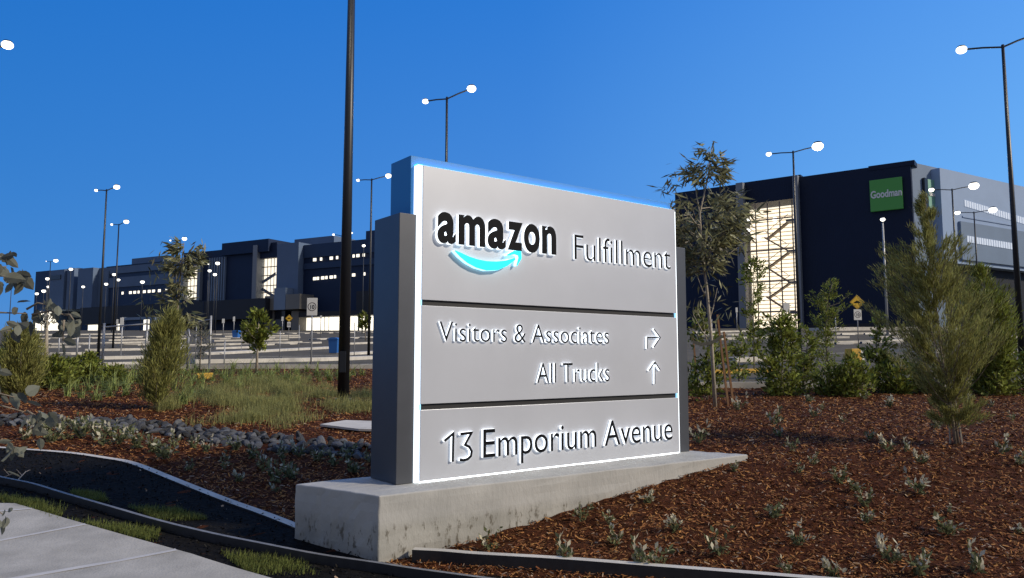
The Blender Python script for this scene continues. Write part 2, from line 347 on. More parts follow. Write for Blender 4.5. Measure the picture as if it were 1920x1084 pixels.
# curves of the bed edges
strip_px = [(-260, 838), (-60, 840), (40, 846), (130, 853), (200, 863), (250, 873), (330, 905), (420, 941), (500, 970), (575, 1000)]
edge_px = [(-200, 872), (-60, 893), (0, 909), (60, 922), (120, 941), (210, 968), (300, 995), (400, 1020), (500, 1041), (600, 1061), (700, 1076), (800, 1092), (1000, 1120)]
rstrip_px = [(775, 1050), (830, 1053), (900, 1059), (1050, 1068), (1200, 1080), (1400, 1096), (1700, 1120)]
strip_w, edge_w, rstrip_w = gp(strip_px), gp(edge_px), gp(rstrip_px)
path_w = gp([(-500, 950), (-100, 951), (28, 952), (120, 980), (240, 1015), (360, 1049), (470, 1084), (560, 1110)]) + [(-1.2, 3.2), (-1.0, 1.0), (-14, 1.0), (-14, 8.0)]
soil_poly = strip_w + [(-1.2, 5.9), (-.6, 5.5), (.5, 5.35), (2, 5.2), (2.6, 5.0)] + [(2.2, 3.5), (-.6, 3.4)] + [(-14, 6.0), (-14, 10)]
poly_sheet('black_soil', soil_poly, .016, M['soil'])
JOINTS = []; M['jointc'] = mat('path_joint_band', (.50, .485, .455), .8, var=.08, vscale=6)
pj = poly_sheet('footpath', path_w, .03, M['path'], .012)
# joints scored in the path
for a, b in (((-200, 1062), (160, 992)), ((-300, 1150), (330, 1041)), ((-500, 1010), (60, 962))):
    P0, P1 = G(*a), G(*b); JOINTS.append(((P0.x, P0.y), (P1.x, P1.y)))
def ribbon(name, pts, wd, h, m, z0=-.10, label=None, cat=None, side=0, kind=None, sub=4, parent=None, lift=0):
    P = []
    for i in range(len(pts) - 1):
        for k in range(sub):
            t = k / sub; p0 = pts[max(i - 1, 0)]; p1 = pts[i]; p2 = pts[i + 1]; p3 = pts[min(i + 2, len(pts) - 1)]
            q = [.5 * (2 * p1[j] + (p2[j] - p0[j]) * t + (2 * p0[j] - 5 * p1[j] + 4 * p2[j] - p3[j]) * t * t + (-p0[j] + 3 * p1[j] - 3 * p2[j] + p3[j]) * t ** 3) for j in (0, 1)]
            P.append(q)
    P.append(list(pts[-1])); P = np.array(P); T = np.gradient(P, axis=0); T = unit(T); N = np.stack([-T[:, 1], T[:, 0]], 1)
    mb = MB(); A = P + N * wd * (.5 + side / 2); B = P - N * wd * (.5 - side / 2)
    for i in range(len(P)):
        g = ground(*P[i]) + lift
        mb.v += [(A[i][0], A[i][1], g + z0), (A[i][0], A[i][1], g + h), (B[i][0], B[i][1], g + h), (B[i][0], B[i][1], g + z0)]
    for i in range(len(P) - 1):
        a = i * 4; b = a + 4
        for k in range(4): mb.f.append((a + k, b + k, b + (k + 1) % 4, a + (k + 1) % 4)); mb.mi.append(1 if k == 1 else 0)
    mb.f += [(0, 1, 2, 3), tuple(4 * (len(P) - 1) + k for k in (3, 2, 1, 0))]; mb.mi += [0, 0]
    o = mb.build(name, m, parent); tag(o, label, cat, kind=kind); return o
ribbon('garden_kerb', strip_w, .09, .03, [M['edging'], M['kerb']], label='thin pale concrete edging strip curving between the black soil and the bark mulch left of the plinth', cat='garden edging')
ribbon('garden_kerb', rstrip_w, .075, .085, [M['edging'], M['kerb']], label='thin pale concrete edging strip along the front of the bark mulch right of the plinth', cat='garden edging')
ribbon('garden_edging', edge_w, .035, .085, [M['edging'], M['edge_highlight']], label='long black flexible garden edging standing in the soil between the footpath and the plinth', cat='garden edging')
for a, b in JOINTS: ribbon('path_joint', [a, b], .07, .001, [M['jointc'], M['jointc']], z0=0, lift=.0425, kind='structure')
# ---- plinth
PL = [(-1.0, 5.735), (2.53, 8.13), (1.75, 8.62), (-1.787, 6.27)]
ZL = .568
import bmesh
bm = bmesh.new(); lo = [bm.verts.new((x + 1.0, y - 5.735, -1.0)) for x, y in PL]; hi = [bm.verts.new((x + 1.0, y - 5.735, 0)) for x, y in PL]
bm.faces.new(lo[::-1]); bm.faces.new(hi)
for k in range(4): bm.faces.new((lo[k], lo[(k + 1) % 4], hi[(k + 1) % 4], hi[k]))
bmesh.ops.subdivide_edges(bm, edges=bm.edges[:], cuts=14, use_grid_fill=True)
for v in bm.verts:
    v.co += Vector((rng.normal(), rng.normal(), rng.normal())) * .0022
me = bpy.data.meshes.new('concrete_plinth'); bm.to_mesh(me); bm.free()
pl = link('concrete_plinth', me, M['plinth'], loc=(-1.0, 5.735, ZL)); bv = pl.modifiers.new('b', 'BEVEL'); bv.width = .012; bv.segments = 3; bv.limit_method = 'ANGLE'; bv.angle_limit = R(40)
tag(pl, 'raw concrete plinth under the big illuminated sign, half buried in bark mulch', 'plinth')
# ---- sign
SO = Vector((-.763, 6.295, ZL)); SA = R(37); SW = 3.235; HT = 3.25 - ZL
U = Vector((math.cos(SA), math.sin(SA), 0)); NB = Vector((-math.sin(SA), math.cos(SA), 0))   # NB points to the back
sg = empty('monument_sign', SO, SA, 'large silver illuminated directory sign reading amazon Fulfillment with cyan glowing top edge', 'sign')
def spx(px, py, dep=0.):       # photo point -> (s, z) on a plane dep in front of the panel face
    O = SO - NB * dep; d = ray(px, py); det = d.x * (-U.y) + d.y * U.x
    t = (O.x * (-U.y) + O.y * U.x) / det
    return ((d.x * t - O.x) * U.x + (d.y * t - O.y) * U.y, CAMZ + d.z * t - ZL)
TH = .085
MB().box(-.075, SW + .012, TH, TH + .36, 0.01, 3.343 - ZL).build('backing_slab', M['slab'], sg, bevel=.004)
MB().box(-.205, -.045, .03, .49, 0.002, 2.818 - ZL).build('post', M['post'], sg, bevel=.004)
MB().box(SW + .016, SW + .20, .03, .49, 0.002, 2.838 - ZL).build('post', M['post'], sg, bevel=.004)
z1, z2 = 1.19 - ZL, 2.066 - ZL; g = .024
for a, b in ((.012, z1 - g), (z1 + g, z2 - g), (z2 + g, HT)):
    MB().box(0, SW, 0, TH - .012, a, b).build('panel', M['panel'], sg, bevel=.003)
for z in (z1, z2):
    MB().box(.004, SW - .02, .022, TH - .014, z - g + .001, z + g - .001).build('joint', M['gap'], sg)
    for x0 in (-.012, SW - .018): MB().box(x0, x0 + .016, .004, TH - .014, z - g + .001, z + g - .001).build('joint_light', M['bluechip'], sg)
MB().box(-.042, -.002, .012, TH - .003, .004, HT).build('edge_light', M['led'], sg)
MB().box(SW + .002, SW + .014, .006, TH - .003, .004, HT - .02).build('edge_light', M['led'], sg)
MB().box(-.002, SW, .010, TH - .004, -.002 + .004, .011).build('base_light', M['ledb'], sg)
MB().box(-.040, SW, .035, TH - .004, HT + .001, HT + .010).build('top_light', M['cyan2'], sg)
# lettering: dark faces with glowing returns
def text_part(txt, s0, s1, zb, ztop, ref, depth=.05, off=0., name='lettering', face=None, side=None, gap=1.0, zs=None):
    cu = bpy.data.curves.new(name, 'FONT'); cu.body = txt; cu.size = 1; cu.extrude = .001; cu.offset = off; cu.space_character = gap; cu.resolution_u = 5
    to = bpy.data.objects.new(name, cu); COL.objects.link(to); bpy.context.view_layer.update()
    me = bpy.data.meshes.new_from_object(to.evaluated_get(bpy.context.evaluated_depsgraph_get())); bpy.data.objects.remove(to)
    n = len(me.vertices); co = np.empty(n * 3); me.vertices.foreach_get('co', co); co = co.reshape(-1, 3)
    # height of the reference glyph
    c2 = bpy.data.curves.new('t', 'FONT'); c2.body = ref; c2.size = 1; c2.offset = off; t2 = bpy.data.objects.new('t', c2); COL.objects.link(t2); bpy.context.view_layer.update()
    m2 = bpy.data.meshes.new_from_object(t2.evaluated_get(bpy.context.evaluated_depsgraph_get())); bpy.data.objects.remove(t2)
    r = np.empty(len(m2.vertices) * 3); m2.vertices.foreach_get('co', r); r = r.reshape(-1, 3); rb, rt = r[:, 1].min(), r[:, 1].max(); bpy.data.meshes.remove(m2)
    x = (co[:, 0] - co[:, 0].min()) / (co[:, 0].max() - co[:, 0].min()) * (s1 - s0) + s0
    z = (co[:, 1] - rb) / (rt - rb) * (ztop - zb) + zb
    front = co[:, 2] > 0; y = np.where(front, -depth, -.001)
    me.vertices.foreach_set('co', np.stack([x, y, z], 1).reshape(-1)); me.update()
    me.name = name; o = link(name, me, [face or M['black'], side or M['ledl']], sg)
    nz = np.empty(len(me.polygons) * 3); me.polygons.foreach_get('normal', nz); nz = nz.reshape(-1, 3)
    me.polygons.foreach_set('material_index', (np.abs(nz[:, 1]) < .7).astype(np.int32)); me.polygons.foreach_set('use_smooth', [False] * len(me.polygons)); me.update()
    return o
def fit(txt, l, r, bl, tl, ref, inset=.0, **k):    # px of left, right; baseline point and top point at ref glyph
    dp = k.get('depth', .05)
    s0 = spx(*l, dp)[0]; s1 = spx(*r, dp)[0]; zb = spx(*bl, dp)[1]; zt = spx(*tl, dp)[1]
    text_part(txt, s0 + inset, s1, zb, zt, ref, **k)
for ch, l, r in (('a', 820, 855), ('m', 859.5, 910), ('a', 914, 948.5), ('z', 951.5, 980), ('o', 982, 1012.5), ('n', 1016, 1043)):
    fit(ch, (l, 435), (r, 435), (966, 470), (966, 416.5), 'z', off=.036, name='letter', depth=.038)
fit('Fulfillment', (1077, 460), (1257, 480), (1079, 486), (1079, 440), 'F', off=-.007, depth=.023)
fit('Visitors & Associates', (824, 620), (1142, 630), (833, 640), (833, 603), 'V', off=-.007, depth=.023)
fit('All Trucks', (1007, 700), (1143, 700), (1012, 718), (1012, 681), 'A', off=-.007, depth=.023)
fit('Emporium Avenue', (906, 830), (1261, 810), (912, 858), (912, 805), 'E', off=-.001, depth=.028)
def plate(name, pts, w, depth, face, side, closed=None):
    """flat stroke of width w through px points, raised off the panel"""
    P = [spx(*p, depth) for p in pts]; mb = MB(); P = [Vector((a, b)) for a, b in P]; Lp = []; Rp = []
    for i, p in enumerate(P):
        ww = w[i] if isinstance(w, (list, tuple)) else w
        if 0 < i < len(P) - 1:
            t0 = (P[i] - P[i - 1]).normalized(); t1 = (P[i + 1] - P[i]).normalized(); t = (t0 + t1).normalized(); k = 1 / max(.4, t.dot(t1))
        else: t = (P[min(i + 1, len(P) - 1)] - P[max(i - 1, 0)]).normalized(); k = 1
        n = Vector((-t.y, t.x)) * ww / 2 * k; Lp.append(p + n); Rp.append(p - n)
    for i in range(len(P) - 1):
        q = [Rp[i], Rp[i + 1], Lp[i + 1], Lp[i]]
        b = len(mb.v); mb.v += [(v.x, -depth, v.y) for v in q] + [(v.x, -.001, v.y) for v in q]
        mb.f += [(b, b + 1, b + 2, b + 3)]; mb.mi += [0]
        mb.f += [(b, b + 4, b + 5, b + 1), (b + 2, b + 6, b + 7, b + 3)]; mb.mi += [1, 1]
        if i == 0: mb.f.append((b + 3, b + 7, b + 4, b)); mb.mi.append(1)
        if i == len(P) - 2: mb.f.append((b + 1, b + 5, b + 6, b + 2)); mb.mi.append(1)
    return mb, [face, side]
def strokes(name, lst, w, depth, face, side, parent=None):
    tot = MB()
    for i, pts in enumerate(lst):
        mb, ms = plate(name, pts, w[i] if isinstance(w, list) and isinstance(w[0], list) else w, depth + i * .0006, face, side); b = len(tot.v)
        tot.v += mb.v; tot.f += [tuple(q + b for q in f) for f in mb.f]; tot.mi += mb.mi
    return tot.build(name, [face, side], parent or sg)
# number: a flagged one and a flat topped three
strokes('numeral', [[(833, 827), (850, 813), (849, 866)]], .023, .028, M['black'], M['ledl'])
strokes('numeral', [[(863, 814), (884, 811.5), (872, 834), (880, 838), (884.5, 846), (883, 855), (877, 861), (869, 863), (862, 862)]], .023, .028, M['black'], M['ledl'])
strokes('arrow', [[(1214, 654), (1214, 633), (1236, 633)], [(1226, 617), (1238, 633), (1226, 651)]], .015, .023, M['black'], M['ledl'])
strokes('arrow', [[(1228, 720), (1228, 680)], [(1217, 695), (1228, 679), (1238, 694)]], .015, .023, M['black'], M['ledl'])
sm = [(853, 470), (864, 478), (878, 487), (894, 494), (912, 498.5), (932, 498.5), (950, 493.5), (966, 485)]
strokes('smile', [sm, [(951, 478.5), (964, 473.5), (974, 475), (975, 484), (969, 498)]],
        [[.010, .040, .062, .078, .086, .078, .052, .018], [.010, .034, .046, .036, .010]], .05, M['smile'], M['smile2'])
# LED spill that the strips give onto the slab and the plinth comes from the strips themselves
# ================================================================ BUILDINGS
class Fac:
    def __init__(s, name, pa, Ya, pb, Yb, **k):
        a = at(pa, 600, Ya); b = at(pb, 600, Yb); s.O = Vector((a.x, a.y, 0)); d = (b - a); d.z = 0; s.u = d.normalized(); s.len = d.length
        s.root = empty(name, s.O, math.atan2(s.u.y, s.u.x), **k)
    def p(s, px, py, dep=0.):      # dep: metres in front of the facade (negative: behind)
        n = Vector((s.u.y, -s.u.x, 0)); O = s.O + n * dep; d = ray(px, py); det = d.x * (-s.u.y) + d.y * s.u.x
        t = (O.x * (-s.u.y) + O.y * s.u.x) / det
        return ((d.x * t - O.x) * s.u.x + (d.y * t - O.y) * s.u.y, CAMZ + d.z * t)
    def box(s, name, x0, x1, top, bot, d0, d1, m, parent=None, zt=None, zb=None, tl=None):
        """x0,x1 photo columns; top,bot photo points; from d0 in front to d1 behind"""
        ym = (top[1] + bot[1]) / 2; a = s.p(x0, ym, d0)[0]; b = s.p(x1, ym, d0)[0]
        z1 = zt if zt is not None else s.p(*top, d0)[1]; z0 = zb if zb is not None else s.p(*bot, d0)[1]
        o = MB().box(min(a, b), max(a, b), -d0, d1, z0, z1).build(name, M[m], parent or s.root); return o
L_ = Fac('warehouse', 65, 236, 690, 171, label='long dark blue multi storey warehouse beyond the car park on the left', cat='building')
def lb(*a, **k): return L_.box(*a, **k)
B0 = (400, 622)
zr = L_.p(300, 494)[1]; zbase = 6.5
# far left wing
lb('wall', 64, 90, (75, 509), B0, 1.0, 40, 'navy2', zb=zbase)
lb('wall', 90, 119, (100, 507), (100, 581), 1.3, 40, 'slate')
lb('wall', 119, 145, (130, 504), (130, 580), -.4, 40, 'navyl')
lb('wall', 124.5, 137.5, (130, 503.5), (130, 580), .9, 8, 'slate')
lb('window', 120, 123.6, (122, 522), (122, 570), -.2, .3, 'lit2')
lb('window', 138.6, 143.4, (141, 521), (141, 568), -.2, .3, 'lit2')
lb('wall', 145, 173, (160, 503), (160, 579), 1.6, 40, 'slate')
lb('louvre', 93, 113, (103, 516), (103, 524), 1.5, -1.1, 'windark')
lb('wall', 172, 700, (250, 512), B0, -2.5, 45, 'navyl', zb=zbase)
lb('wall', 182, 342, (300, 492), (300, 577), -.5, 2.4, 'navy2')
lb('upper_cladding', 182, 342, (300, 492.5), (300, 506), -.2, .45, 'slate')
lb('upper_cladding', 201, 339, (300, 514), (300, 533), -.25, .45, 'slate')
lb('side_cladding', 182, 202, (190, 509), (190, 576), 0, .45, 'slate')
lb('roof_plant', 247, 306, (260, 484), (260, 500), -6, 20, 'slate')
lb('rail', 200, 340, (300, 490.6), (300, 492.2), -.1, .2, 'navyl')
for i, px in enumerate([228, 242, 250, 258, 268, 277, 285, 296, 310]):
    x1 = px + (5 if i % 3 else 3.5) * (1.5 if i in (6, 8) else 1)
    lb('window', px, x1, (270, 544.5), (270, 549.5), -.46, .8, 'lit2')
# lit stair core
lb('stair_column', 338, 344, (340, 488), (340, 562), .5, 3, 'column')
st = lb('stair_glazing', 344, 370, (350, 500), (350, 562), -1.0, 1.6, 'lit')
for y in (509, 522, 536, 550):
    o = lb('mullion', 344, 370, (357, y), (357, y + 1.6), -.7, .75, 'stairm', parent=st)
for x in (350.5, 357, 363.5): lb('mullion', x, x + .9, (357, 500), (357, 562), -.75, .8, 'stairm', parent=st)
lb('stair_head', 344, 370, (350, 474), (350, 499.5), .2, 3, 'navyl')
lb('stair_column', 369.5, 375, (372, 473), (372, 563), 1.2, 3, 'column')
# navy volume
lb('wall', 375, 480, (390, 471), (390, 565), .3, 30, 'navyl')
lb('parapet', 416, 503, (460, 452), (460, 475), 1.2, 25, 'navyl')
for i in range(7): lb('fin', 391 + i * 4.6, 392.6 + i * 4.6, (405, 483), (405, 565), .9, -.31, 'slate2')
lb('stair_column', 473, 481, (476, 460), (476, 560), 1.4, 3, 'column')
st = lb('stair_glazing', 481, 518.5, (500, 484), (500, 561), -.9, 2.2, 'lit')
lb('stair_head', 481, 519, (500, 456), (500, 484), .4, 3, 'navyl')
for y in (500, 516, 535, 548): lb('mullion', 481, 518, (500, y), (500, y + 1.6), -.5, .6, 'stairm', parent=st)
for x in (487.5, 494, 500.5, 507, 513): lb('mullion', x, x + .9, (500, 484), (500, 561), -.55, .6, 'stairm', parent=st)
a = L_.p(484, 552, -.6); b = L_.p(516, 524, -.6)
for (q0, q1) in (((484, 533), (516, 512)), ((484, 536), (516, 556))):
    a = L_.p(*q0, -.6); b = L_.p(*q1, -.6); MB().hexa([(a[0], .61, a[1] - .6), (b[0], .61, b[1] - .6), (b[0], .8, b[1] - .6), (a[0], .8, a[1] - .6), (a[0], .61, a[1] + .2), (b[0], .61, b[1] + .2), (b[0], .8, b[1] + .2), (a[0], .8, a[1] + .2)]).build('stair_flight', M['slate'], st)
lb('wall', 518.5, 559, (540, 456), (540, 553), 1.8, 30, 'slate')
lb('wall', 559, 563, (560, 458), (560, 575), .2, 30, 'navyl')
lb('roof_plant', 552, 626, (560, 448.5), (560, 470), -8, 20, 'slate')
lb('wall', 561, 712, (640, 453), (640, 590), .0, 40, 'navyl')
lb('upper_cladding', 569, 712, (640, 453.5), (640, 478), .3, -.01, 'navy2')
lb('upper_cladding', 569, 712, (640, 489), (640, 500), .3, -.01, 'navy2')
for k, (yy, xs) in enumerate(((484.5, [587, 600, 618, 630, 645, 661, 668, 680]), (520, [587, 594, 602, 610, 618, 626, 660, 681]))):
    for i, px in enumerate(xs): lb('window', px, px + (3.5 if i % 2 else 5.5), (px, yy - (px - 587) * .095), (px, yy + 5.5 - (px - 587) * .095), .12, .3, 'lit2')
lb('roof_plant', 686, 712, (690, 433), (690, 455), -6, 12, 'navy2')
# podium
lb('podium', 150, 497, (400, 564), (400, 600), 5, -.4, 'podium')
lb('podium_joint', 381, 381.8, (381, 566), (381, 604), 5.06, -4.9, 'navyl'); lb('podium_joint', 403, 403.8, (403, 566), (403, 604), 5.06, -4.9, 'navyl')
lb('undercroft', 150, 497, (400, 599.6), B0, 2.0, .4, 'navyl', zb=zbase)
lb('podium', 497, 512, (505, 558), (505, 585), 2.0, -.4, 'podium')
for x0, x1 in ((66, 75), (78, 93), (94, 106), (165, 175), (176, 182), (217, 223)):
    lb('lit_doorway', x0, x1, (100, 607 if x0 > 90 else 583), B0, 2.2 if x0 > 110 else 1.9, .5, 'lit2', zb=zbase)
lb('entry_panel', 496, 514, (505, 555), (505, 582), 3.5, 1, 'taupe'); lb('entry_panel', 513.5, 535, (520, 540), (520, 581), 4.2, 1, 'slate2'); lb('entry_panel', 535.5, 562, (540, 552), (540, 580), 4.6, 1, 'taupe')
lb('entry_wall', 497, 513, (505, 583), B0, 2.6, 1, 'taupe', zb=zbase); lb('entry_glazing', 514, 534, (520, 583), B0, 2.3, 1, 'windark', zb=zbase); lb('entry_wall', 546, 560, (550, 583), B0, 2.9, 1, 'taupe', zb=zbase)
lb('canopy', 560, 712, (640, 583), (640, 592), 3, -.1, 'podium'); lb('upper_cladding', 668, 712, (690, 545), (690, 582.5), 1.5, -.1, 'podium')
x = 561
while x < 700:
    w_ = rng.choice([5, 8, 11, 14]); lb('lit_doorway', x, x + w_, (640, 594), B0, .35, -.02, 'lit2', zb=zbase); x += w_ + rng.choice([2, 3, 5])
# gateway
gt = empty('gatehouse', (0, 0, 0), 0, 'blue and white portal gatehouse in front of the long warehouse on the left', 'gatehouse')
o = L_.box('side_wall', 226, 232, (229, 595), B0, 9, -7, 'slate2', zb=zbase); o.parent = gt; o.matrix_parent_inverse.identity(); gt.location = L_.root.location; gt.rotation_euler = L_.root.rotation_euler
for a in (('side_wall', 280, 290, (285, 595), B0, 9, -7, 'slate2', gt, None, zbase), ('lintel', 232, 280, (250, 595), (250, 600), 9, -7, 'slate2', gt, None, None), ('portal_wall', 232, 268, (250, 600.4), B0, 8.5, -7.4, 'navy2', gt, None, zbase), ('lit_doorway', 269, 279, (250, 600.4), B0, 8.6, -7.6, 'lit2', gt, None, zbase)): L_.box(*a)
# ---- right building
R_ = Fac('warehouse', 1390, 114, 1715, 100, label='huge dark navy warehouse with green square sign and lit stair tower', cat='building')
zb2 = 4.0; zt2 = R_.p(1715, 303)[1]
def rb(*a, **k): return R_.box(*a, **k)
ztl = R_.p(1450, 335)[1]
rb('wall', 1502, 1715, (1600, 318), B0, 0, 30, 'navy', zb=zb2)
rb('wall', 1268, 1388, (1380, 346), B0, 0, 30, 'navy', zb=zb2)
rb('parapet', 1628, 1715, (1670, 306), (1670, 318), .06, 28, 'navy', zb=R_.p(1600, 318)[1] - .5)
rb('stair_head', 1388, 1502, (1450, 334.5), (1450, 377), -.2, 30, 'navy')
rb('stair_column', 1383, 1396, (1390, 342), B0, .9, .5, 'column', zb=zb2)
rb('stair_column', 1490.5, 1500, (1495, 328), B0, .9, .5, 'column', zb=zb2)
st = rb('stair_tower_wall', 1388, 1502, (1450, 380), B0, -5.0, 6, 'lit', zb=zb2)
sa = R_.p(1398, 560)[0]; sb = R_.p(1490, 560)[0]; zt_ = R_.p(1450, 378)[1]; zz = zb2 + 1.5
mb = MB(); z = zz
while z < zt_: mb.box(sa - 1, sb + 1.6, 4.75, 4.98, z, z + .16); z += .62
mb.build('interior_cladding', M['slat'], st)
for k in range(5): x_ = sa + (sb - sa) * k / 4; MB().box(x_ - .07, x_ + .07, .15, .35, zb2, zt_).build('mullion', M['stairm'], R_.root)
for yy in (410, 468, 527, 584): z = R_.p(1450, yy)[1]; MB().box(sa, sb, .17, .33, z - .1, z + .1).build('transom', M['stairm'], R_.root)
levels = [R_.p(1450, v)[1] for v in (608, 584, 554, 527, 496, 468, 440, 410)]
xm0 = sa + (sb - sa) * .34; xm1 = sa + (sb - sa) * .80
for i in range(len(levels) - 1):
    z0, z1 = levels[i], levels[i + 1]; xa, xb = (xm0, xm1) if i % 2 == 0 else (xm1, xm0)
    y0 = 2.0 if i % 2 else 3.2
    MB().hexa([(xa, y0, z0 - .12), (xb, y0, z1 - .12), (xb, y0 + 1.1, z1 - .12), (xa, y0 + 1.1, z0 - .12), (xa, y0, z0 + .1), (xb, y0, z1 + .1), (xb, y0 + 1.1, z1 + .1), (xa, y0 + 1.1, z0 + .1)] if xa < xb else
              [(xb, y0, z1 - .12), (xa, y0, z0 - .12), (xa, y0 + 1.1, z0 - .12), (xb, y0 + 1.1, z1 - .12), (xb, y0, z1 + .1), (xa, y0, z0 + .1), (xa, y0 + 1.1, z0 + .1), (xb, y0 + 1.1, z1 + .1)]).build('stair_flight', M['stairm'], R_.root)
    if i % 2 == 0: MB().box(xm1, sb - .1, 1.9, 4.3, z1 - .28, z1 + .02).build('landing', M['column'], R_.root)
    MB().tube([(xa, y0, z0 + 1.05), (xb, y0, z1 + 1.05)], .05, 5).build('handrail', M['stairm'], R_.root)
for px, py in ((1402, 414), (1402, 432), (1422, 445), (1453, 411), (1404, 500)):  # lamp reflections in the stair glass, built as glowing balls
    s_, z_ = R_.p(px, py, -3); MB().ball((s_, 3.0, z_), (.42, .3, .32), 10, 6).build('glass_reflection', M['lamp'], R_.root)
rb('base_plinth', 1502, 1715, (1600, 607), B0, .05, -.01, 'podium', zb=zb2)
# green sign
gs = rb('green_sign', 1631, 1692, (1660, 335), (1660, 394), .45, -.02, 'green')
def wall_text(F_, txt, px0, px1, y0, y1, dep, parent):
    cu = bpy.data.curves.new('t', 'FONT'); cu.body = txt; cu.extrude = .03; cu.offset = .03; to = bpy.data.objects.new('t', cu); COL.objects.link(to); bpy.context.view_layer.update()
    me = bpy.data.meshes.new_from_object(to.evaluated_get(bpy.context.evaluated_depsgraph_get())); bpy.data.objects.remove(to)
    n = len(me.vertices); co = np.empty(n * 3); me.vertices.foreach_get('co', co); co = co.reshape(-1, 3); mn, mxv = co.min(0), co.max(0)
    a = F_.p(px0, (y0 + y1) / 2, dep); b = F_.p(px1, (y0 + y1) / 2, dep); zt = F_.p((px0 + px1) / 2, y0, dep)[1]; zb_ = F_.p((px0 + px1) / 2, y1, dep)[1]
    x = (co[:, 0] - mn[0]) / (mxv[0] - mn[0]) * (b[0] - a[0]) + a[0]; z = (co[:, 1] - mn[1]) / (mxv[1] - mn[1]) * (zt - zb_) + zb_
    me.vertices.foreach_set('co', np.stack([x, np.where(co[:, 2] > 0, -dep - .08, -dep - .01), z], 1).reshape(-1)); me.update()
    return link('lettering', me, M['lettering'], parent)
wall_text(R_, 'Goodman', 1632.5, 1691, 355.5, 370, .46, gs)
# side wing, going away to the right
c0 = at(1715, 500, 100)
R2 = Fac('warehouse_wing', 1715, 100, 1920, 114.5); R2.root.name = 'side_wing'
R2.root.parent = R_.root; R2.root.matrix_parent_inverse = (Matrix.Translation(R_.root.location) @ Matrix.Rotation(R_.root.rotation_euler.z, 4, 'Z')).inverted()
def r2(*a, **k): return R2.box(*a, **k)
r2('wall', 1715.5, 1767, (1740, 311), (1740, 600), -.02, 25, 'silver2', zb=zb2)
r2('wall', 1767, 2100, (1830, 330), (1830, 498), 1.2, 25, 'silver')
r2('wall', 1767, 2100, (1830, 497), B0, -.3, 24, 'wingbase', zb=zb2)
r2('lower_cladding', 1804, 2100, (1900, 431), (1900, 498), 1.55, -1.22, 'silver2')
r2('ledge_strip', 1806, 1905, (1850, 412), (1850, 415), 1.32, -1.2, 'silver')
for k, (y0, y1, x0, x1) in enumerate(((375, 387, 1809, 1960), (442, 454, 1814, 1905))):
    i = 0; px = x0
    while px < x1:
        o = r2('window', px, px + 3.1, (px, y0 + (px - x0) * .30 * (1 if k == 0 else .55)), (px, y1 + (px - x0) * .30 * (1 if k == 0 else .55)), (1.28 if k == 0 else 1.63), -1.15, 'winpale'); px += 4.5; i += 1
g2 = r2('green_sign', 1741, 1764, (1750, 338), (1750, 391), .35, 0, 'greenp')
r2('sign_edge', 1735, 1740.8, (1738, 334), (1738, 390), .4, 0, 'windark')
wall_text(R2, 'Goodman', 1742, 1763, 361, 369, .36, g2)
# ================================================================ LAMPS
def make_lamp(px, py, Y, heads, label, group='lamp posts over the car park', r0=.085, r1=.045, m='pole', arms=True, base=True):
    top = at(px, py, Y); g = ground(top.x, Y); rt = empty('street_lamp', (top.x, Y, g), 0, label, 'street lamp', group); h = top.z - g
    MB().tube([(0, 0, -.1), (0, 0, h * .5), (0, 0, h)], [r0, (r0 + r1) / 2, r1], 10).build('pole', M[m], rt, smooth=True)
    if base: MB().box(-.22, .22, -.22, .22, .04, .09).build('base_plate', M[m], rt)
    for hx, hy, r, dy in heads:
        p = at(hx, hy, Y + dy); q = Vector((p.x - top.x, dy, p.z - g)); rr = r * .8 / 1400 * (Y + dy)
        a0 = Vector((0, 0, h - .08)); dd = (q - a0); dd.z = 0; L = dd.length; dn = dd.normalized() if L > .01 else Vector((1, 0, 0))
        ar = MB().tube([a0, a0.lerp(q, .5) + Vector((0, 0, .02)), q], max(.03, r1 * .6), 8).build('arm', M[m], rt)
        e = q + dn * rr * .3
        hd = MB(); c = e + Vector((0, 0, rr * .62)); hd.ball(c, (rr * .8, rr * .8, rr * .30), 12, 6); hd.build('head', M[m], rt, smooth=True)
        MB().ball(e, (rr, rr, rr * .78), 18, 10).build('lamp_glass', M['lamp'], rt, smooth=True)
    if Y < 50 and base:
        ld = bpy.data.lights.new('lamp_light', 'POINT'); ld.energy = 130; ld.color = (1, .88, .68); ld.shadow_soft_size = .25; lo_ = bpy.data.objects.new('lamp_light', ld); COL.objects.link(lo_); lo_.parent = rt; lo_.location = (.6, -.8, h - .7)
    return rt
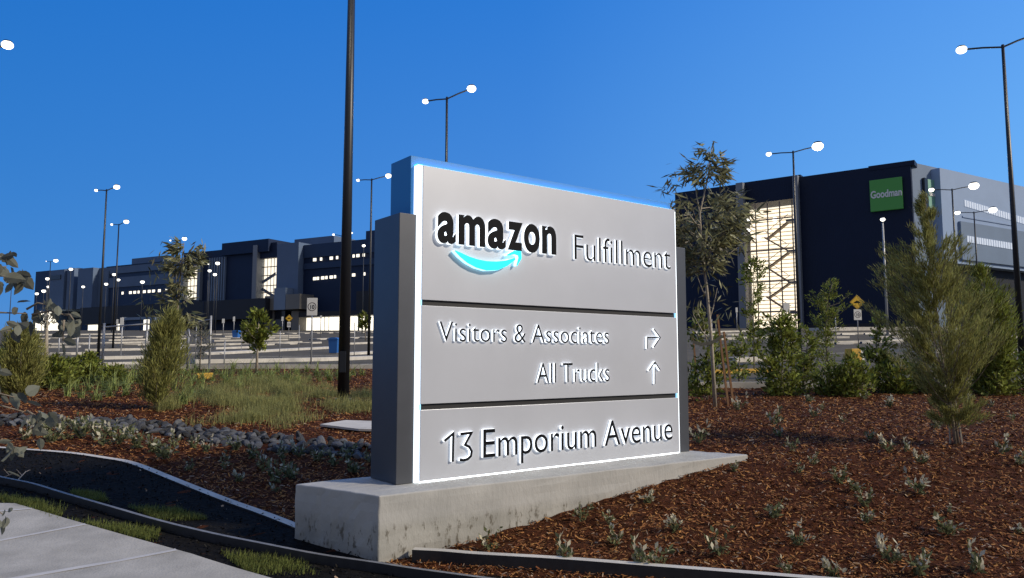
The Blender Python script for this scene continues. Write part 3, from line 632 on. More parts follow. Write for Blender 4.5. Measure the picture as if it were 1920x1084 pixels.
LP = [
 (838, 182, 29, [(799, 190, 7.5, .5), (882, 167, 11, -.6)], 'twin street lamp rising directly above the top of the big silver sign', {}),
 (697, 335, 43, [(672, 338, 4, .5), (727, 330, 7, -.6)], 'twin street lamp between the thick black pole and the big sign', {}),
 (200, 355, 44, [(181, 357, 4, .5), (218, 351, 7, -.6)], 'tallest twin street lamp in front of the long blue warehouse', {}),
 (223, 420, 60, [(210, 421, 3, .5), (236, 416, 6, -.6)], 'twin street lamp just right of the tallest one before the long warehouse', {}),
 (333, 451, 71, [(320, 451, 2.2, .5), (345, 448, 5.5, -.6)], 'twin street lamp with its head above the drooping gum sapling', {}),
 (95, 490, 100, [(87, 490, 1.2, .5), (104, 489, 5, -.6)], 'twin street lamp above the far left corner of the long warehouse', {}),
 (641, 441, 69, [(626, 440, 3, .5), (659, 437, 2.6, -.6)], 'twin street lamp mostly hidden by the thick black pole', {}),
 (1880, 84, 23, [(1806, 93, 12, .6), (1937, 66, 14, -.6)], 'near twin street lamp at the right edge with a tall dark pole', {'r0': .10}),
 (1487, 283, 37, [(1443, 289, 6.5, .5), (1530, 275, 13, -.6)], 'twin street lamp standing in front of the lit stair tower', {}),
 (1785, 354, 47, [(1748, 356, 6, .5), (1823, 349, 11, -.6)], 'twin street lamp in front of the silver wing beside the second green sign', {}),
 (1826, 397, 58, [(1797, 399, 6, .5), (1859, 394, 9, -.6)], 'lower twin street lamp in front of the window strip of the silver wing', {}),
 (1655, 418, 62, [(1655, 412, 5.5, -.2)], 'single headed grey street lamp below the green square sign', {'m': 'steel', 'r1': .07, 'r0': .11}),
 (-42, 96, 23, [(12, 85, 13, -.6)], 'street lamp at the left edge of which only one bright head shows', {}),
]
for a in LP: make_lamp(a[0], a[1], a[2], a[3], a[4], **a[5])
for (px, py, Y, r, lab) in ((89, 523, 155, 4.2, 'small lamp before the far left wing, upper of the lit pair'), (90, 538, 170, 3.4, 'small lamp just under another before the far left wing'), (133, 505, 125, 4.3, 'lamp level with the roof edge of the far left wing'),
    (69, 551, 200, 3.8, 'lowest lamp at the left end of the long warehouse'), (82, 546, 190, 4.6, 'bright low lamp beside the lowest one at the left end of the long warehouse'), (214, 515, 140, 4, 'uppermost small lamp between the two tall dark poles'),
    (222, 525, 155, 3.8, 'small lamp right of the second tall pole before the dark facade'), (199, 533, 165, 4, 'small lamp just right of the tallest twin lamp pole'), (267, 529, 160, 4.6, 'small lamp above the row of lit windows'),
    (156, 538, 175, 3.6, 'small lamp against the grey block of the far left wing'), (408, 494, 120, 5, 'brighter upper lamp before the pale fins of the navy block'), (393, 508, 140, 4, 'lamp left of the lower pair before the pale fins'), (403, 515, 150, 4.2, 'lowest lamp before the pale fins of the navy block'), (391, 495, 150, 2, 'faint lamp left of the bright one before the pale fins'),
    (682, 461, 120, 4, 'lamp beside the upper lit window row right of the thick black pole'), (22, 529, 150, 3.6, 'small lamp at the far left seen through the silver leaves')):
    make_lamp(px, py + 1, Y, [(px + .01, py, r, -.1)], lab, group='small distant lamps before the long warehouse', r0=.09, r1=.06, m='polegrey', base=False)
# the thick black pole in front
bx = at(643.5, 752, 14.3); g = ground(bx.x, 14.3)
bp_ = empty('street_lamp', (bx.x, 14.3, g), 0, 'thick black pole of a near lamp post cut off by the top of the picture', 'street lamp')
MB().tube([(0, 0, -.1), (0, 0, 5), (0, 0, 10.2)], [.112, .088, .06], 20).build('pole', M['pole'], bp_, smooth=True)
MB().tube([(0, 0, .0), (0, 0, .06)], .16, 20).build('base_plate', M['pole'], bp_)
MB().box(-.06, .06, -.125, -.095, .55, .95).build('access_door', M['pole'], bp_, bevel=.004)
for sx in (-1, 1):
    MB().tube([(0, 0, 10.1), (sx * 1.2, 0, 10.25)], .035, 8).build('arm', M['pole'], bp_)
    MB().box(min(sx * 1.15, sx * 1.7), max(sx * 1.15, sx * 1.7), -.16, .16, 10.2, 10.3).build('head', M['pole'], bp_, bevel=.02)
    MB().box(min(sx * 1.2, sx * 1.65), max(sx * 1.2, sx * 1.65), -.12, .12, 10.185, 10.199).build('lamp_glass', M['lamp'], bp_)
ld = bpy.data.lights.new('lamp_light', 'POINT'); ld.energy = 220; ld.color = (1, .88, .68); ld.shadow_soft_size = .25; lo_ = bpy.data.objects.new('lamp_light', ld); COL.objects.link(lo_); lo_.parent = bp_; lo_.location = (0, -2.2, 9.9)
# ================================================================ CAR PARK
def kerb(px, w_=.35, h=.15, m='kerb', label=None, group=None, grow=.0):
    pts = [(G(a, b).x, G(a, b).y) for a, b in px]
    o = ribbon('kerb', pts, w_, h, [M[m], M['kerb'] if m == 'kerb' else M[m]], z0=-.05, lift=.06, label=label or 'low pale concrete kerb island crossing the car park', cat='kerb'); o['group'] = group or 'kerb islands of the car park'; return pts
rows = []
rows.append(kerb([(362, 684.5), (450, 683), (560, 680.5), (640, 678), (705, 675)], .8, .15))
rows.append(kerb([(352, 668), (400, 666.5), (495, 661.5), (560, 658), (622, 654.5)], .9))
rows.append(kerb([(350, 650.5), (450, 647.5), (560, 644)], 1.2))
rows.append(kerb([(586, 638.5), (640, 636.5), (705, 634)], 1.3))
rows.append(kerb([(390, 637.5), (480, 636), (560, 634.5)], 1.0))
rows.append(kerb([(392, 629), (500, 627.5), (705, 624)], 1.6))
rows.append(kerb([(60, 637.5), (200, 635), (350, 631)], 1.5))
rows.append(kerb([(10, 649), (150, 647), (290, 643.5)], 1.2))
rows.append(kerb([(160, 660), (230, 659), (300, 657)], .8))
rows.append(kerb([(190, 676.5), (240, 675.5), (296, 674)], .6))
rows.append(kerb([(155, 693), (200, 691.5), (290, 689)], .4))
rows.append(kerb([(60, 630), (140, 629), (225, 628)], 1.8))
rows.append(kerb([(1290, 626.5), (1330, 625), (1400, 623)], .9))
rows.append(kerb([(1530, 621.5), (1600, 620.5), (1715, 620), (1800, 620)], 2.0, .35))
rows.append(kerb([(1340, 639), (1420, 636), (1480, 633)], .9))
rows.append(kerb([(1540, 636), (1590, 635.5)], .4))
rows.append(kerb([(1470, 647), (1560, 646), (1660, 643), (1710, 640)], .9))
rows.append(kerb([(1370, 682), (1420, 680), (1480, 678)], .5))
rows.append(kerb([(1650, 661), (1690, 662), (1760, 664)], .5))
rows.append(kerb([(1870, 636), (1930, 634)], .8)); rows.append(kerb([(1860, 651), (1930, 648)], .8)); rows.append(kerb([(1840, 668), (1930, 664)], .8))
for a in ([(122, 708), (142, 707.6)], [(368, 711), (398, 710)], [(1330, 704), (1380, 703), (1450, 701)], [(1640, 700), (1700, 701)]):
    kerb(a, .25, .10, 'yellow', 'low yellow painted kerb piece behind the planting at the garden edge', 'yellow kerbs at the edge of the garden')
for a, w_ in (([(300, 657.5), (345, 656)], .7), ([(640, 668), (705, 664)], .7), ([(400, 656.5), (470, 654)], .6), ([(470, 650), (600, 645)], .5), ([(640, 647.5), (705, 645)], .9), ([(10, 660), (60, 659)], .8), ([(90, 668), (175, 666)], .6), ([(60, 654), (150, 653)], .7), ([(200, 640.5), (345, 637)], 1.0), ([(400, 641.5), (540, 639)], .8), ([(420, 633), (560, 631)], 1.0), ([(230, 649.5), (340, 647)], .8), ([(1300, 632), (1380, 630)], .8), ([(1560, 628.5), (1640, 627.5), (1700, 627)], 1.0), ([(1640, 636), (1710, 634)], .8)): rows.append(kerb(a, w_))
xe = np.arange(-40, 41, 1.0); pe = [(x_, float(edge_y(np.array(x_))) + .02) for x_ in xe]
o = ribbon('kerb', pe, .16, .14, [M['kerb'], M['kerb']], z0=-.05, label='long pale kerb between the garden bed and the car park', cat='kerb', sub=2)
# wheel stops
ws = MB(); ws.hexa([(-.8, -.12, 0), (.8, -.12, 0), (.8, .12, 0), (-.8, .12, 0), (-.72, -.07, .13), (.72, -.07, .13), (.72, .07, .13), (-.72, .07, .13)])
W0 = None; cnt = 0
for ri, off in ((1, -1.2), (2, -1.5), (4, -1.4), (5, -1.8), (3, -1.8), (6, -1.9), (7, -1.7), (16, -1.3), (25, -1.0), (28, -1.0), (29, -1.2), (33, -1.2), (34, -1.4), (35, -1.5), (36, -1.2), (0, 2.2)):
    P = rows[ri]; tot = sum(math.dist(P[i], P[i + 1]) for i in range(len(P) - 1)); d = 1.0
    while d < tot - 1 and cnt < 260:
        q = d; i = 0
        while i < len(P) - 2 and q > math.dist(P[i], P[i + 1]): q -= math.dist(P[i], P[i + 1]); i += 1
        L = math.dist(P[i], P[i + 1]); t = min(1, q / L); x = P[i][0] + (P[i + 1][0] - P[i][0]) * t; y = P[i][1] + (P[i + 1][1] - P[i][1]) * t + off
        if W0 is None: W0 = ws.build('wheel_stop', M['pole']); o = W0
        else: o = W0.copy(); COL.objects.link(o)
        tag(o, 'dark wheel stop bolted down in front of a pale kerb of the car park', 'wheel stop', 'wheel stops in the car park'); o.location = (x, y, ground(x, y) + .055)
        o.rotation_euler = (0, 0, math.atan2(P[i + 1][1] - P[i][1], P[i + 1][0] - P[i][0])); d += 2.6 + rng.normal() * .1; cnt += 1
# painted bay lines
def line(px, w_=.12):
    pts = [(G(a, b).x, G(a, b).y) for a, b in px]; o = ribbon('bay_line', pts, w_, .0045, [M['stripe'], M['stripe']], z0=.001, lift=.062); o['kind'] = 'structure'
for a in ([(300, 697), (460, 694)], [(470, 672), (690, 666)], [(60, 668), (170, 664)], [(1390, 657), (1500, 655)], [(560, 690), (700, 686)], [(1480, 668), (1600, 664)]): line(a, .15)
# signs
def plate_box(name, w_, h, z, m, parent, y=-.04, t=.012, rot=0, c=0):
    o = MB().box(-w_ / 2, w_ / 2, y - t, y, -h / 2, h / 2).build(name, M[m], parent, loc=(0, 0, z), bevel=.006 if c == 0 else c)
    if rot: o.rotation_euler = (0, rot, 0)
    return o
def ring(name, r, wd, z, m, parent, y, n=28):
    mb = MB()
    for i in range(n):
        a, b = 2 * math.pi * i / n, 2 * math.pi * (i + 1) / n
        q = [(r * math.cos(a), r * math.sin(a)), (r * math.cos(b), r * math.sin(b)), ((r - wd) * math.cos(b), (r - wd) * math.sin(b)), ((r - wd) * math.cos(a), (r - wd) * math.sin(a))]
        mb.quad(*[(u_, y, v_ + z) for u_, v_ in q])
    return mb.build(name, M[m], parent)
def ttext(name, txt, h, z, m, parent, y, xs=1.0):
    cu = bpy.data.curves.new(name, 'FONT'); cu.body = txt; cu.size = h * 1.35; cu.align_x = 'CENTER'; cu.offset = h * .03; cu.extrude = .001
    to = bpy.data.objects.new(name, cu); COL.objects.link(to); bpy.context.view_layer.update(); me = bpy.data.meshes.new_from_object(to.evaluated_get(bpy.context.evaluated_depsgraph_get())); bpy.data.objects.remove(to)
    me.transform(Matrix.Translation((0, y, z - h / 2)) @ Matrix.Diagonal((xs, 1, 1, 1)) @ Matrix.Rotation(R(90), 4, 'X')); return link(name, me, M[m], parent)
def sign10(px, ybase, pytop, pw, ph, label, Y=None, diamond=None, lo=None):
    b = G(px, ybase); Y = b.y; k = Y / 1400; rt = empty('road_sign', (b.x, Y, b.z), 0, label, 'road sign'); z1 = at(px, pytop, Y).z - b.z
    MB().tube([(0, 0, 0), (0, 0, z1)], .03, 8).build('post', M['steel'], rt, smooth=True)
    w_, h = pw * k, ph * k; 
    zc = z1 - h / 2 if not diamond else z1 - diamond * 2 * k * .98 - h / 2
    pl_ = plate_box('speed_plate', w_, h, zc, 'signwhite', rt, c=.02)
    ring('ring', w_ * .42, w_ * .07, 0, 'signred', pl_, -.0535); ttext('numerals', '10', w_ * .42, 0, 'black', pl_, -.0545, .85)
    if diamond:
        r = diamond * k; s_ = r * math.sqrt(2); d_ = plate_box('hump_plate', s_, s_, z1 - r, 'signyel', rt, rot=R(45), c=.02)
        mb = MB(); n = 10
        for i in range(n):
            x0, x1 = -.5 + i / n, -.5 + (i + 1) / n; f_ = lambda x: .30 * math.cos(x * math.pi)
            mb.quad((x0 * r, -.056, -.12 * r), (x1 * r, -.056, -.12 * r), (x1 * r, -.056, (-.1 + f_(x1)) * r), (x0 * r, -.056, (-.1 + f_(x0)) * r))
        o = mb.build('hump_symbol', M['black'], d_); o.rotation_euler = (0, -R(45), 0)
        bd = MB(); e = s_ / 2
        for (x0, x1, y0, y1) in ((-e * .93, e * .93, e * .86, e * .91), (-e * .93, e * .93, -e * .91, -e * .86), (-e * .93, -e * .88, -e * .855, e * .855), (e * .88, e * .93, -e * .855, e * .855)): bd.quad((x0, -.0545, y0), (x1, -.0545, y0), (x1, -.0545, y1), (x0, -.0545, y1))
        bd.build('border', M['black'], d_)
    return rt
sign10(583, 688, 559, 19.5, 33, 'white 10 speed limit sign on a thin post in front of the long warehouse')
sign10(1610, 650, 553, 14.5, 20, 'yellow diamond hump sign above a small 10 sign before the dark wall', diamond=14)
sign10(541, 640, 590, 6.5, 10, 'small distant yellow diamond sign with a white plate under it', diamond=7)
def post(px, ybase, ytop, r=.03, plate=None, label='', m='steel', arm=None):
    b = G(px, ybase); h = at(px, ytop, b.y).z - b.z; k = b.y / 1400
    rt = empty('sign_post', (b.x, b.y, b.z), 0, label, 'post'); MB().tube([(0, 0, 0), (0, 0, h)], r, 8).build('post', M[m], rt, smooth=True)
    MB().tube([(0, 0, h), (0, 0, h + .03)], r * 1.2, 8).build('cap', M[m], rt)
    if plate: plate_box('plate', plate[0] * k, plate[1] * k, h - plate[1] * k / 2, 'signwhite', rt, y=-r - .01, c=.01)
    return rt
post(226, 676, 596, .03, (7, 17), 'white plate on a steel post in front of the blue gatehouse')
post(219, 632, 599, .05, (4, 8), 'short post left of the gatehouse')
post(1382, 622, 577, .05, (4, 9), 'white topped post left of the lit stair tower')
post(1476, 622, 568, .06, (12, 18), 'back of a pale sign plate before the foot of the lit stair tower')
post(1568, 640, 588, .04, None, 'thin bare grey post right of the lit stair tower')
post(418, 632, 598, .05, (5, 8), 'round topped pale post before the dark podium, left one'); post(438, 628, 594, .05, (4, 9), 'pale post with narrow plate above the smaller blue bin')
post(466, 630, 597, .05, None, 'bare pale post before the dark podium beside the small leafy tree'); post(529, 628, 594, .05, (4, 8), 'pale post with plate before the taupe entrance panels'); post(601, 632, 592, .05, (4, 5), 'post right of the white 10 speed sign')
post(109, 676, 622, .03, None, 'thin pale stake in the car park, left one of a pair before the warehouse'); post(143, 682, 612, .04, None, 'pale stake standing left of the tallest lamp pole')
post(338, 650, 600, .05, None, 'stout pale post behind the drooping gum sapling')
for k, (px, yb, yt, lab) in enumerate(((165, 690, 628, 'thin grey stake between the low shrubs and the fence on the left'), (302, 668, 606, 'thin stake just behind the gum sapling in the car park'), (366, 672, 612, 'thin stake left of the wispy grey sapling'), (420, 690, 640, 'short thin stake in front of the kerbs left of the small leafy tree'), (452, 664, 612, 'thin grey stake between the smaller blue bin and the small leafy tree'),
    (524, 672, 622, 'thin stake right of the small leafy tree'), (560, 660, 610, 'thin stake left of the white 10 speed sign'), (664, 672, 606, 'thin grey stake right of the thick black pole'), (1336, 676, 600, 'thin grey stake behind the shrub at the gum tree'), (1716, 650, 590, 'thin stake behind the lone feathery tree'), (1880, 640, 592, 'thin grey stake near the pole at the right edge'))): post(px, yb, yt, .022, None, lab)
# pipe rail fence near the garden
def rail_fence(px, label):
    b0 = G(px[0][0], px[0][1]); rt = empty('rail_fence', b0, 0, label, 'fence'); tops = []
    for x, yb, yt in px:
        b = G(x, yb); h = at(x, yt, b.y).z; MB().tube([(b.x - b0.x, b.y - b0.y, b.z - b0.z), (b.x - b0.x, b.y - b0.y, h - b0.z)], .035, 8).build('post', M['steel'], rt, smooth=True); tops.append((b.x - b0.x, b.y - b0.y, h - b0.z - .12))
    MB().tube(tops, .022, 6).build('rail', M['steel'], rt)
rail_fence([(191, 700, 606), (272, 698, 600)], 'pipe rail fence with two posts left of the fuzzy conical shrub')
rail_fence([(351, 694, 600), (392, 695, 592)], 'pipe rail fence with two posts right of the fuzzy conical shrub')
def bin_(px, yb, wpx, hpx, label, nm='waste_bin'):
    b = G(px, yb); k = b.y / 1400; w_, h = wpx * k, hpx * k; rt = empty(nm, b, R(-8), label, 'bin')
    a, c = w_ * .46, w_ * .5; mb = MB().hexa([(-a * .85, -a * .8, .05), (a * .85, -a * .8, .05), (a * .85, a * .8, .05), (-a * .85, a * .8, .05), (-a, -a, h * .86), (a, -a, h * .86), (a, a, h * .86), (-a, a, h * .86)]); mb.build('body', M['binblue'], rt, bevel=.03)
    mb = MB(); 
    for i in range(6):
        t0, t1 = math.pi * i / 6, math.pi * (i + 1) / 6; z_ = lambda t: h * .865 + .14 * h * math.sin(t); x_ = lambda t: -c * math.cos(t)
        mb.hexa([(x_(t0), -c, h * .865), (x_(t1), -c, h * .865), (x_(t1), c, h * .865), (x_(t0), c, h * .865), (x_(t0), -c, z_(t0) + .002), (x_(t1), -c, z_(t1) + .002), (x_(t1), c, z_(t1) + .002), (x_(t0), c, z_(t0) + .002)])
    mb.build('lid', M['binblue'], rt)
    for sx in (-1, 1): MB().tube([(sx * a * .8 - .03, a * .8, .07), (sx * a * .8 + .03, a * .8, .07)], .07, 10).build('wheel', M['black'], rt)
bin_(627, 664, 20, 31, 'larger blue bin on a kerb island beside the thick black pole'); bin_(443, 636.5, 13, 17, 'smaller blue bin far off in the car park before the dark podium')
# yellow ended traffic island block
b = G(1611, 681); k = b.y / 1400
rt = empty('island_marker', b, R(6), 'yellow block with a white sloping end on the kerb behind the right hand shrubs', 'marker')
mb = MB(); prof = [(0, .0), (0, .40), (.05, .47), (.30, .47)]
mb.hexa([(-14 * k, 0, 0), (7 * k, 0, 0), (7 * k, .5, 0), (-14 * k, .5, 0), (-13 * k, .02, 27 * k), (5 * k, .02, 27 * k), (5 * k, .48, 27 * k), (-13 * k, .48, 27 * k)]).build('body', M['yellow'], rt, bevel=.02)
MB().hexa([(7.2 * k, 0, 0), (14 * k, .03, 0), (14 * k, .5, 0), (7.2 * k, .5, 0), (5.2 * k, .02, 27 * k), (8 * k, .05, 25 * k), (8 * k, .48, 25 * k), (5.2 * k, .48, 27 * k)]).build('end_cap', M['stripe'], rt, bevel=.02)
# pit lid in the mulch
a = gp([(600, 803), (648, 795), (705, 797), (705, 813), (672, 812)])
o = poly_sheet('pit_lid', a, .03, M['kerb'], .03, 'flat pale concrete pit lid in the mulch just left of the big sign', 'pit lid', kind=None)
# ================================================================ MULCH, SOIL, ROCK
def in_any(x, y, polys):
    m = np.zeros(x.shape, bool)
    for p in polys: m |= inside(p, x, y)
    return m
rock_w = gp([(-40, 778), (60, 782), (150, 786), (230, 788), (300, 795), (420, 808), (560, 824), (705, 838), (705, 864), (640, 860), (560, 853), (450, 842), (350, 828), (260, 811), (150, 800), (60, 800), (-40, 800)])
grass_w = gp([(292, 772), (330, 742), (420, 722), (500, 716), (560, 712), (632, 730), (700, 738), (700, 776), (640, 790), (590, 792), (540, 806), (470, 812), (380, 806), (310, 792)])
def scatter(n, y0, y1):
    y = y0 * (y1 / y0) ** rng.random(n); x = rng.uniform(-1, 1, n) * (.74 * y + .6); return x, y
x, y = scatter(185000, 4.6, 24.5)
ok = ~in_any(x, y, [PL, soil_poly, path_w]) & (y < edge_y(x) + .1) & ~(inside(rock_w, x, y) & (rng.random(x.shape) < .9))
x, y = x[ok], y[ok]; n = len(x)
def chips(x, y, L, W, tilt, lift=.004):
    n = len(x); a = rng.uniform(0, 2 * np.pi, n); t = rng.normal(0, tilt, n); z = ground_np(x, y) + lift + rng.random(n) * .016
    d = np.stack([np.cos(a) * np.cos(t), np.sin(a) * np.cos(t), np.sin(t)], 1); s = unit(np.cross(d, unit(np.stack([rng.normal(0, .45, n), rng.normal(0, .45, n), np.ones(n)], 1))))
    L = L[:, None]; W = W[:, None]; P = np.stack([x, y, z], 1)
    return np.stack([P - d * L / 2 - s * W / 2, P + d * L / 2 - s * W * .3, P + d * L * .45 + s * W / 2, P - d * L / 2 + s * W * .35], 1)
grow = np.sqrt(np.clip(y / 6, 1, 3))
V = chips(x, y, rng.uniform(.014, .055, n) * grow, rng.uniform(.005, .014, n) * grow, .3)
mi = (rng.random(n) < .06).astype(int)
o = link('bark_mulch', quads_mesh('bark_mulch', V, mi), [M['chip'], M['chipp']]); tag(o, 'red brown shredded bark mulch covering the garden beds', 'bark mulch', kind='stuff')
x = rng.uniform(-13, 3, 60000); y = rng.uniform(4.4, 11, 60000); ok = inside(soil_poly, x, y) & ~inside(PL, x, y) & ~inside(path_w, x, y); x, y = x[ok][:26000], y[ok][:26000]; n = len(x)
V = chips(x, y, rng.uniform(.006, .03, n), rng.uniform(.006, .02, n), .5, .02); mi = (rng.random(n) < .012).astype(int)
o = link('soil_crumbs', quads_mesh('soil_crumbs', V, mi), [M['soilbit'], M['chipp']]); tag(o, 'black crumbly soil between the edging strips', 'soil', kind='stuff')
# rocks
_m = M['rock']; _n = _m.node_tree; _oi = _n.nodes.new('ShaderNodeObjectInfo'); _hs = [q for q in _n.nodes if q.type == 'HUE_SAT'][0]; _ad = [q for q in _n.nodes if q.type == 'MATH'][0]
_mr = _n.nodes.new('ShaderNodeMapRange'); _mr.inputs[3].default_value = -.55; _mr.inputs[4].default_value = .9; _n.links.new(_oi.outputs['Random'], _mr.inputs[0]); _n.links.new(_mr.outputs[0], _ad.inputs[1])
vars_ = []
for k in range(6):
    bm = bmesh.new(); bmesh.ops.create_icosphere(bm, subdivisions=2, radius=1)
    cuts = [unit(rng.normal(size=3)) for _ in range(9)]; ds = rng.uniform(.55, .85, 9)
    for v in bm.verts:
        c = np.array(v.co)
        for nrm, dd in zip(cuts, ds):
            e = c.dot(nrm) - dd
            if e > 0: c = c - nrm * e
        v.co = Vector(c * [1.15, .85, .62])
    me = bpy.data.meshes.new('rock'); bm.to_mesh(me); bm.free(); me.materials.append(M['rock']); vars_.append(me)
bxs = np.array(rock_w); pts = []
tries = 0
while len(pts) < 298 and tries < 9000:
    tries += 1; x = rng.uniform(bxs[:, 0].min(), bxs[:, 0].max()); y = rng.uniform(bxs[:, 1].min(), bxs[:, 1].max())
    if x < -.72 * y - .3 or not inside(rock_w, np.array([x]), np.array([y]))[0]: continue
    if all((x - a) ** 2 + (y - b) ** 2 > .078 ** 2 for a, b in pts): pts.append((x, y))
for x, y in pts:
    o = bpy.data.objects.new('rock', vars_[rng.integers(6)]); COL.objects.link(o); s_ = rng.uniform(.045, .09)
    o.location = (x, y, ground(x, y) + s_ * .3); o.scale = (s_ * rng.uniform(.8, 1.25), s_, s_); o.rotation_euler = (rng.normal() * .4, rng.normal() * .4, rng.uniform(0, 6.28))
    tag(o, 'dark grey angular rock in the stone drainage band left of the sign', 'rock', 'rocks of the drainage band')
# grasses (uncountable)
def grass_in(poly, n, H, W, name, m, label, lean=.6, clump=0, off=0):
    b = np.array(poly); x = rng.uniform(b[:, 0].min(), b[:, 0].max(), n * 6); y = rng.uniform(b[:, 1].min(), b[:, 1].max(), n * 6)
    if clump:
        cx = rng.uniform(b[:, 0].min(), b[:, 0].max(), clump); cy = rng.uniform(b[:, 1].min(), b[:, 1].max(), clump); i = rng.integers(0, clump, n * 6); sg_ = rng.uniform(.06, .28, clump)
        x = cx[i] + rng.normal(size=n * 6) * sg_[i]; y = cy[i] + rng.normal(size=n * 6) * sg_[i]
    ok = inside(poly, x, y); x, y = x[ok][:n], y[ok][:n]; P = np.stack([x, y, ground_np(x, y) + off], 1)
    return blades(P, rng.uniform(H * .45, H, len(x)), np.full(len(x), W), lean)
V = grass_in(grass_w, 26000, .34, .007, '', None, '', 1.3, 90)
o = link('long_grass', quads_mesh('long_grass', V), M['grass']); tag(o, 'pale olive long fuzzy grass in front of the thick black pole', 'grass', kind='stuff')
vp = []
for pg in ([(-60, 925), (60, 938), (128, 952), (110, 985), (60, 965), (28, 950), (-60, 948)], [(110, 978), (200, 985), (300, 1000), (296, 1022), (240, 1012), (150, 986)], [(410, 1040), (470, 1045), (570, 1062), (600, 1084), (470, 1084)], [(130, 926), (190, 932), (205, 946), (150, 944)], [(240, 955), (330, 960), (390, 978), (300, 982)], [(0, 940), (80, 948), (120, 972), (90, 970), (20, 950)]):
    vp.append(grass_in(gp(pg), 1500, .085, .006, '', None, '', 1.0, 14, .015))
o = link('verge_grass', quads_mesh('verge_grass', np.concatenate(vp)), M['lawn']); tag(o, 'short green grass clumps along the footpath edge', 'grass', kind='stuff')
# ================================================================ PLANTS
def interp_prof(prof, f):
    fs = [p[0] for p in prof]; return np.interp(f, fs, [p[1] for p in prof])
def plant(name, label, cat, base, path, prof, ntw, lpt, lL, lW, m, up=.6, droop=0., trunk=.03, bark='bark', group=None, spread=.5, jit=.05, limbs=10, seedk=0, stems=1, noise=.35, tw=.012):
    """base photo point; path: photo points of the trunk up to the tip; prof: (photo y, half width px)"""
    b = G(*base); Y = b.y; k = Y / 1400; rt = empty(name, b, 0, label, cat, group)
    T = [Vector((0, 0, 0))] + [at(px, py, Y) - b for px, py in path]
    zs = np.array([t.z for t in T]); xs = np.array([t.x for t in T]); H = zs[-1]
    yz = lambda py: at(base[0], py, Y).z - b.z
    pr = sorted((yz(py), hw * k) for py, hw in prof); pz = [p[0] for p in pr]; pw = [p[1] for p in pr]
    mb = MB(); tw_ = max(trunk, .008)
    for s in range(stems):
        ox = (s - (stems - 1) / 2) * trunk * 3; mb.tube([(t.x + ox * (1 - i / len(T)), ox * .6, t.z - (.05 if i == 0 else 0)) for i, t in enumerate(T)], [tw_ * (1 - .8 * i / (len(T) - 1)) for i in range(len(T))], 7)
    z0, z1 = pz[0], pz[-1]
    wz = np.linspace(z0, z1, 60); dens = np.interp(wz, pz, pw) + .12 * max(pw); cdf = np.cumsum(dens); cdf /= cdf[-1]
    P = []; D = []
    lumps = rng.uniform(1 - noise, 1 + noise, (9, 10))
    for i in range(ntw):
        z = np.interp(rng.random(), cdf, wz); a = rng.uniform(0, 2 * np.pi); r = np.interp(z, pz, pw) * lumps[int((z - z0) / (z1 - z0) * 8.99), int(a / 6.2832 * 9.99)] * rng.uniform(.55, 1.08)
        st_z = max(z - r * up, z0 * .6); ax = np.interp(st_z, zs, xs); ex = np.interp(z, zs, xs)
        s = np.array([ax, 0, st_z]); e = np.array([ex + r * math.cos(a), r * math.sin(a), z]); mid = (s + e) / 2 + np.array([0, 0, -.12 * r])
        if i < limbs or r > .6 * max(pw) and i % 5 == 0: mb.tube([s, mid, e], [tw, tw * .6, tw * .25], 5, cap=False)
        t = rng.random(lpt) ** .6; t = .25 + .78 * t
        p = s * (1 - t)[:, None] + e * t[:, None] + rng.normal(0, jit, (lpt, 3))
        d = unit(e - s) * 1.0 + rng.normal(0, spread, (lpt, 3)) + np.array([0, 0, up * .6 - droop])
        P.append(p); D.append(d)
    P = np.concatenate(P); D = np.concatenate(D); n = len(P)
    mb.build('trunk', M[bark], rt, smooth=True)
    V = leaves(P, D, lL * rng.uniform(.6, 1.2, n), lW * rng.uniform(.7, 1.2, n))
    link('foliage', quads_mesh('foliage', V), M[m], rt); return rt
def stake(p0, p1, r, label, m='stake', Y=None):
    b = G(*p0); t = at(p1[0], p1[1], b.y) - b; rt = MB().tube([(0, 0, -.1), tuple(t)], [r, r * .9], 4).build('timber_stake', M[m]); rt.location = b; tag(rt, label, 'stake', 'timber stakes propping young trees'); return rt
# eucalypt right of the sign
gum = plant('gum_tree', 'tall slender young gum tree with drooping leaves just right of the sign', 'tree', (1341, 764), [(1334, 640), (1325, 540), (1316, 470), (1312, 400), (1328, 330), (1335, 275)],
      [(262, 4), (285, 24), (330, 34), (350, 56), (365, 84), (410, 88), (440, 82), (470, 56), (500, 34)], 96, 18, .27, .045, 'gum', up=.45, droop=1.0, trunk=.035, bark='barkp', spread=.55, jit=.06, limbs=26, noise=.4)
gb = G(1341, 764)
P = []; D = []
for cx, cy, nn, sp in ((1262, 345, 26, 12), (1245, 362, 16, 9), (1280, 330, 12, 9), (1330, 290, 22, 12), (1300, 320, 16, 10), (1350, 300, 10, 8), (1320, 560, 14, 18), (1345, 535, 16, 14), (1300, 590, 26, 18), (1362, 590, 14, 12), (1330, 600, 14, 20), (1310, 500, 12, 14)):
    c = np.array(at(cx, cy, gb.y + rng.normal() * .2) - gb); P.append(c + rng.normal(0, 1, (nn, 3)) * sp * .0105); D.append(rng.normal(0, .6, (nn, 3)) + [0, 0, -.7 if cy > 400 else -.1])
P = np.concatenate(P); D = np.concatenate(D); link('foliage', quads_mesh('foliage', leaves(P, D, .22 * rng.uniform(.6, 1.15, len(P)), .036 * rng.uniform(.7, 1.2, len(P)))), M['gum'], gum)
mb = MB()
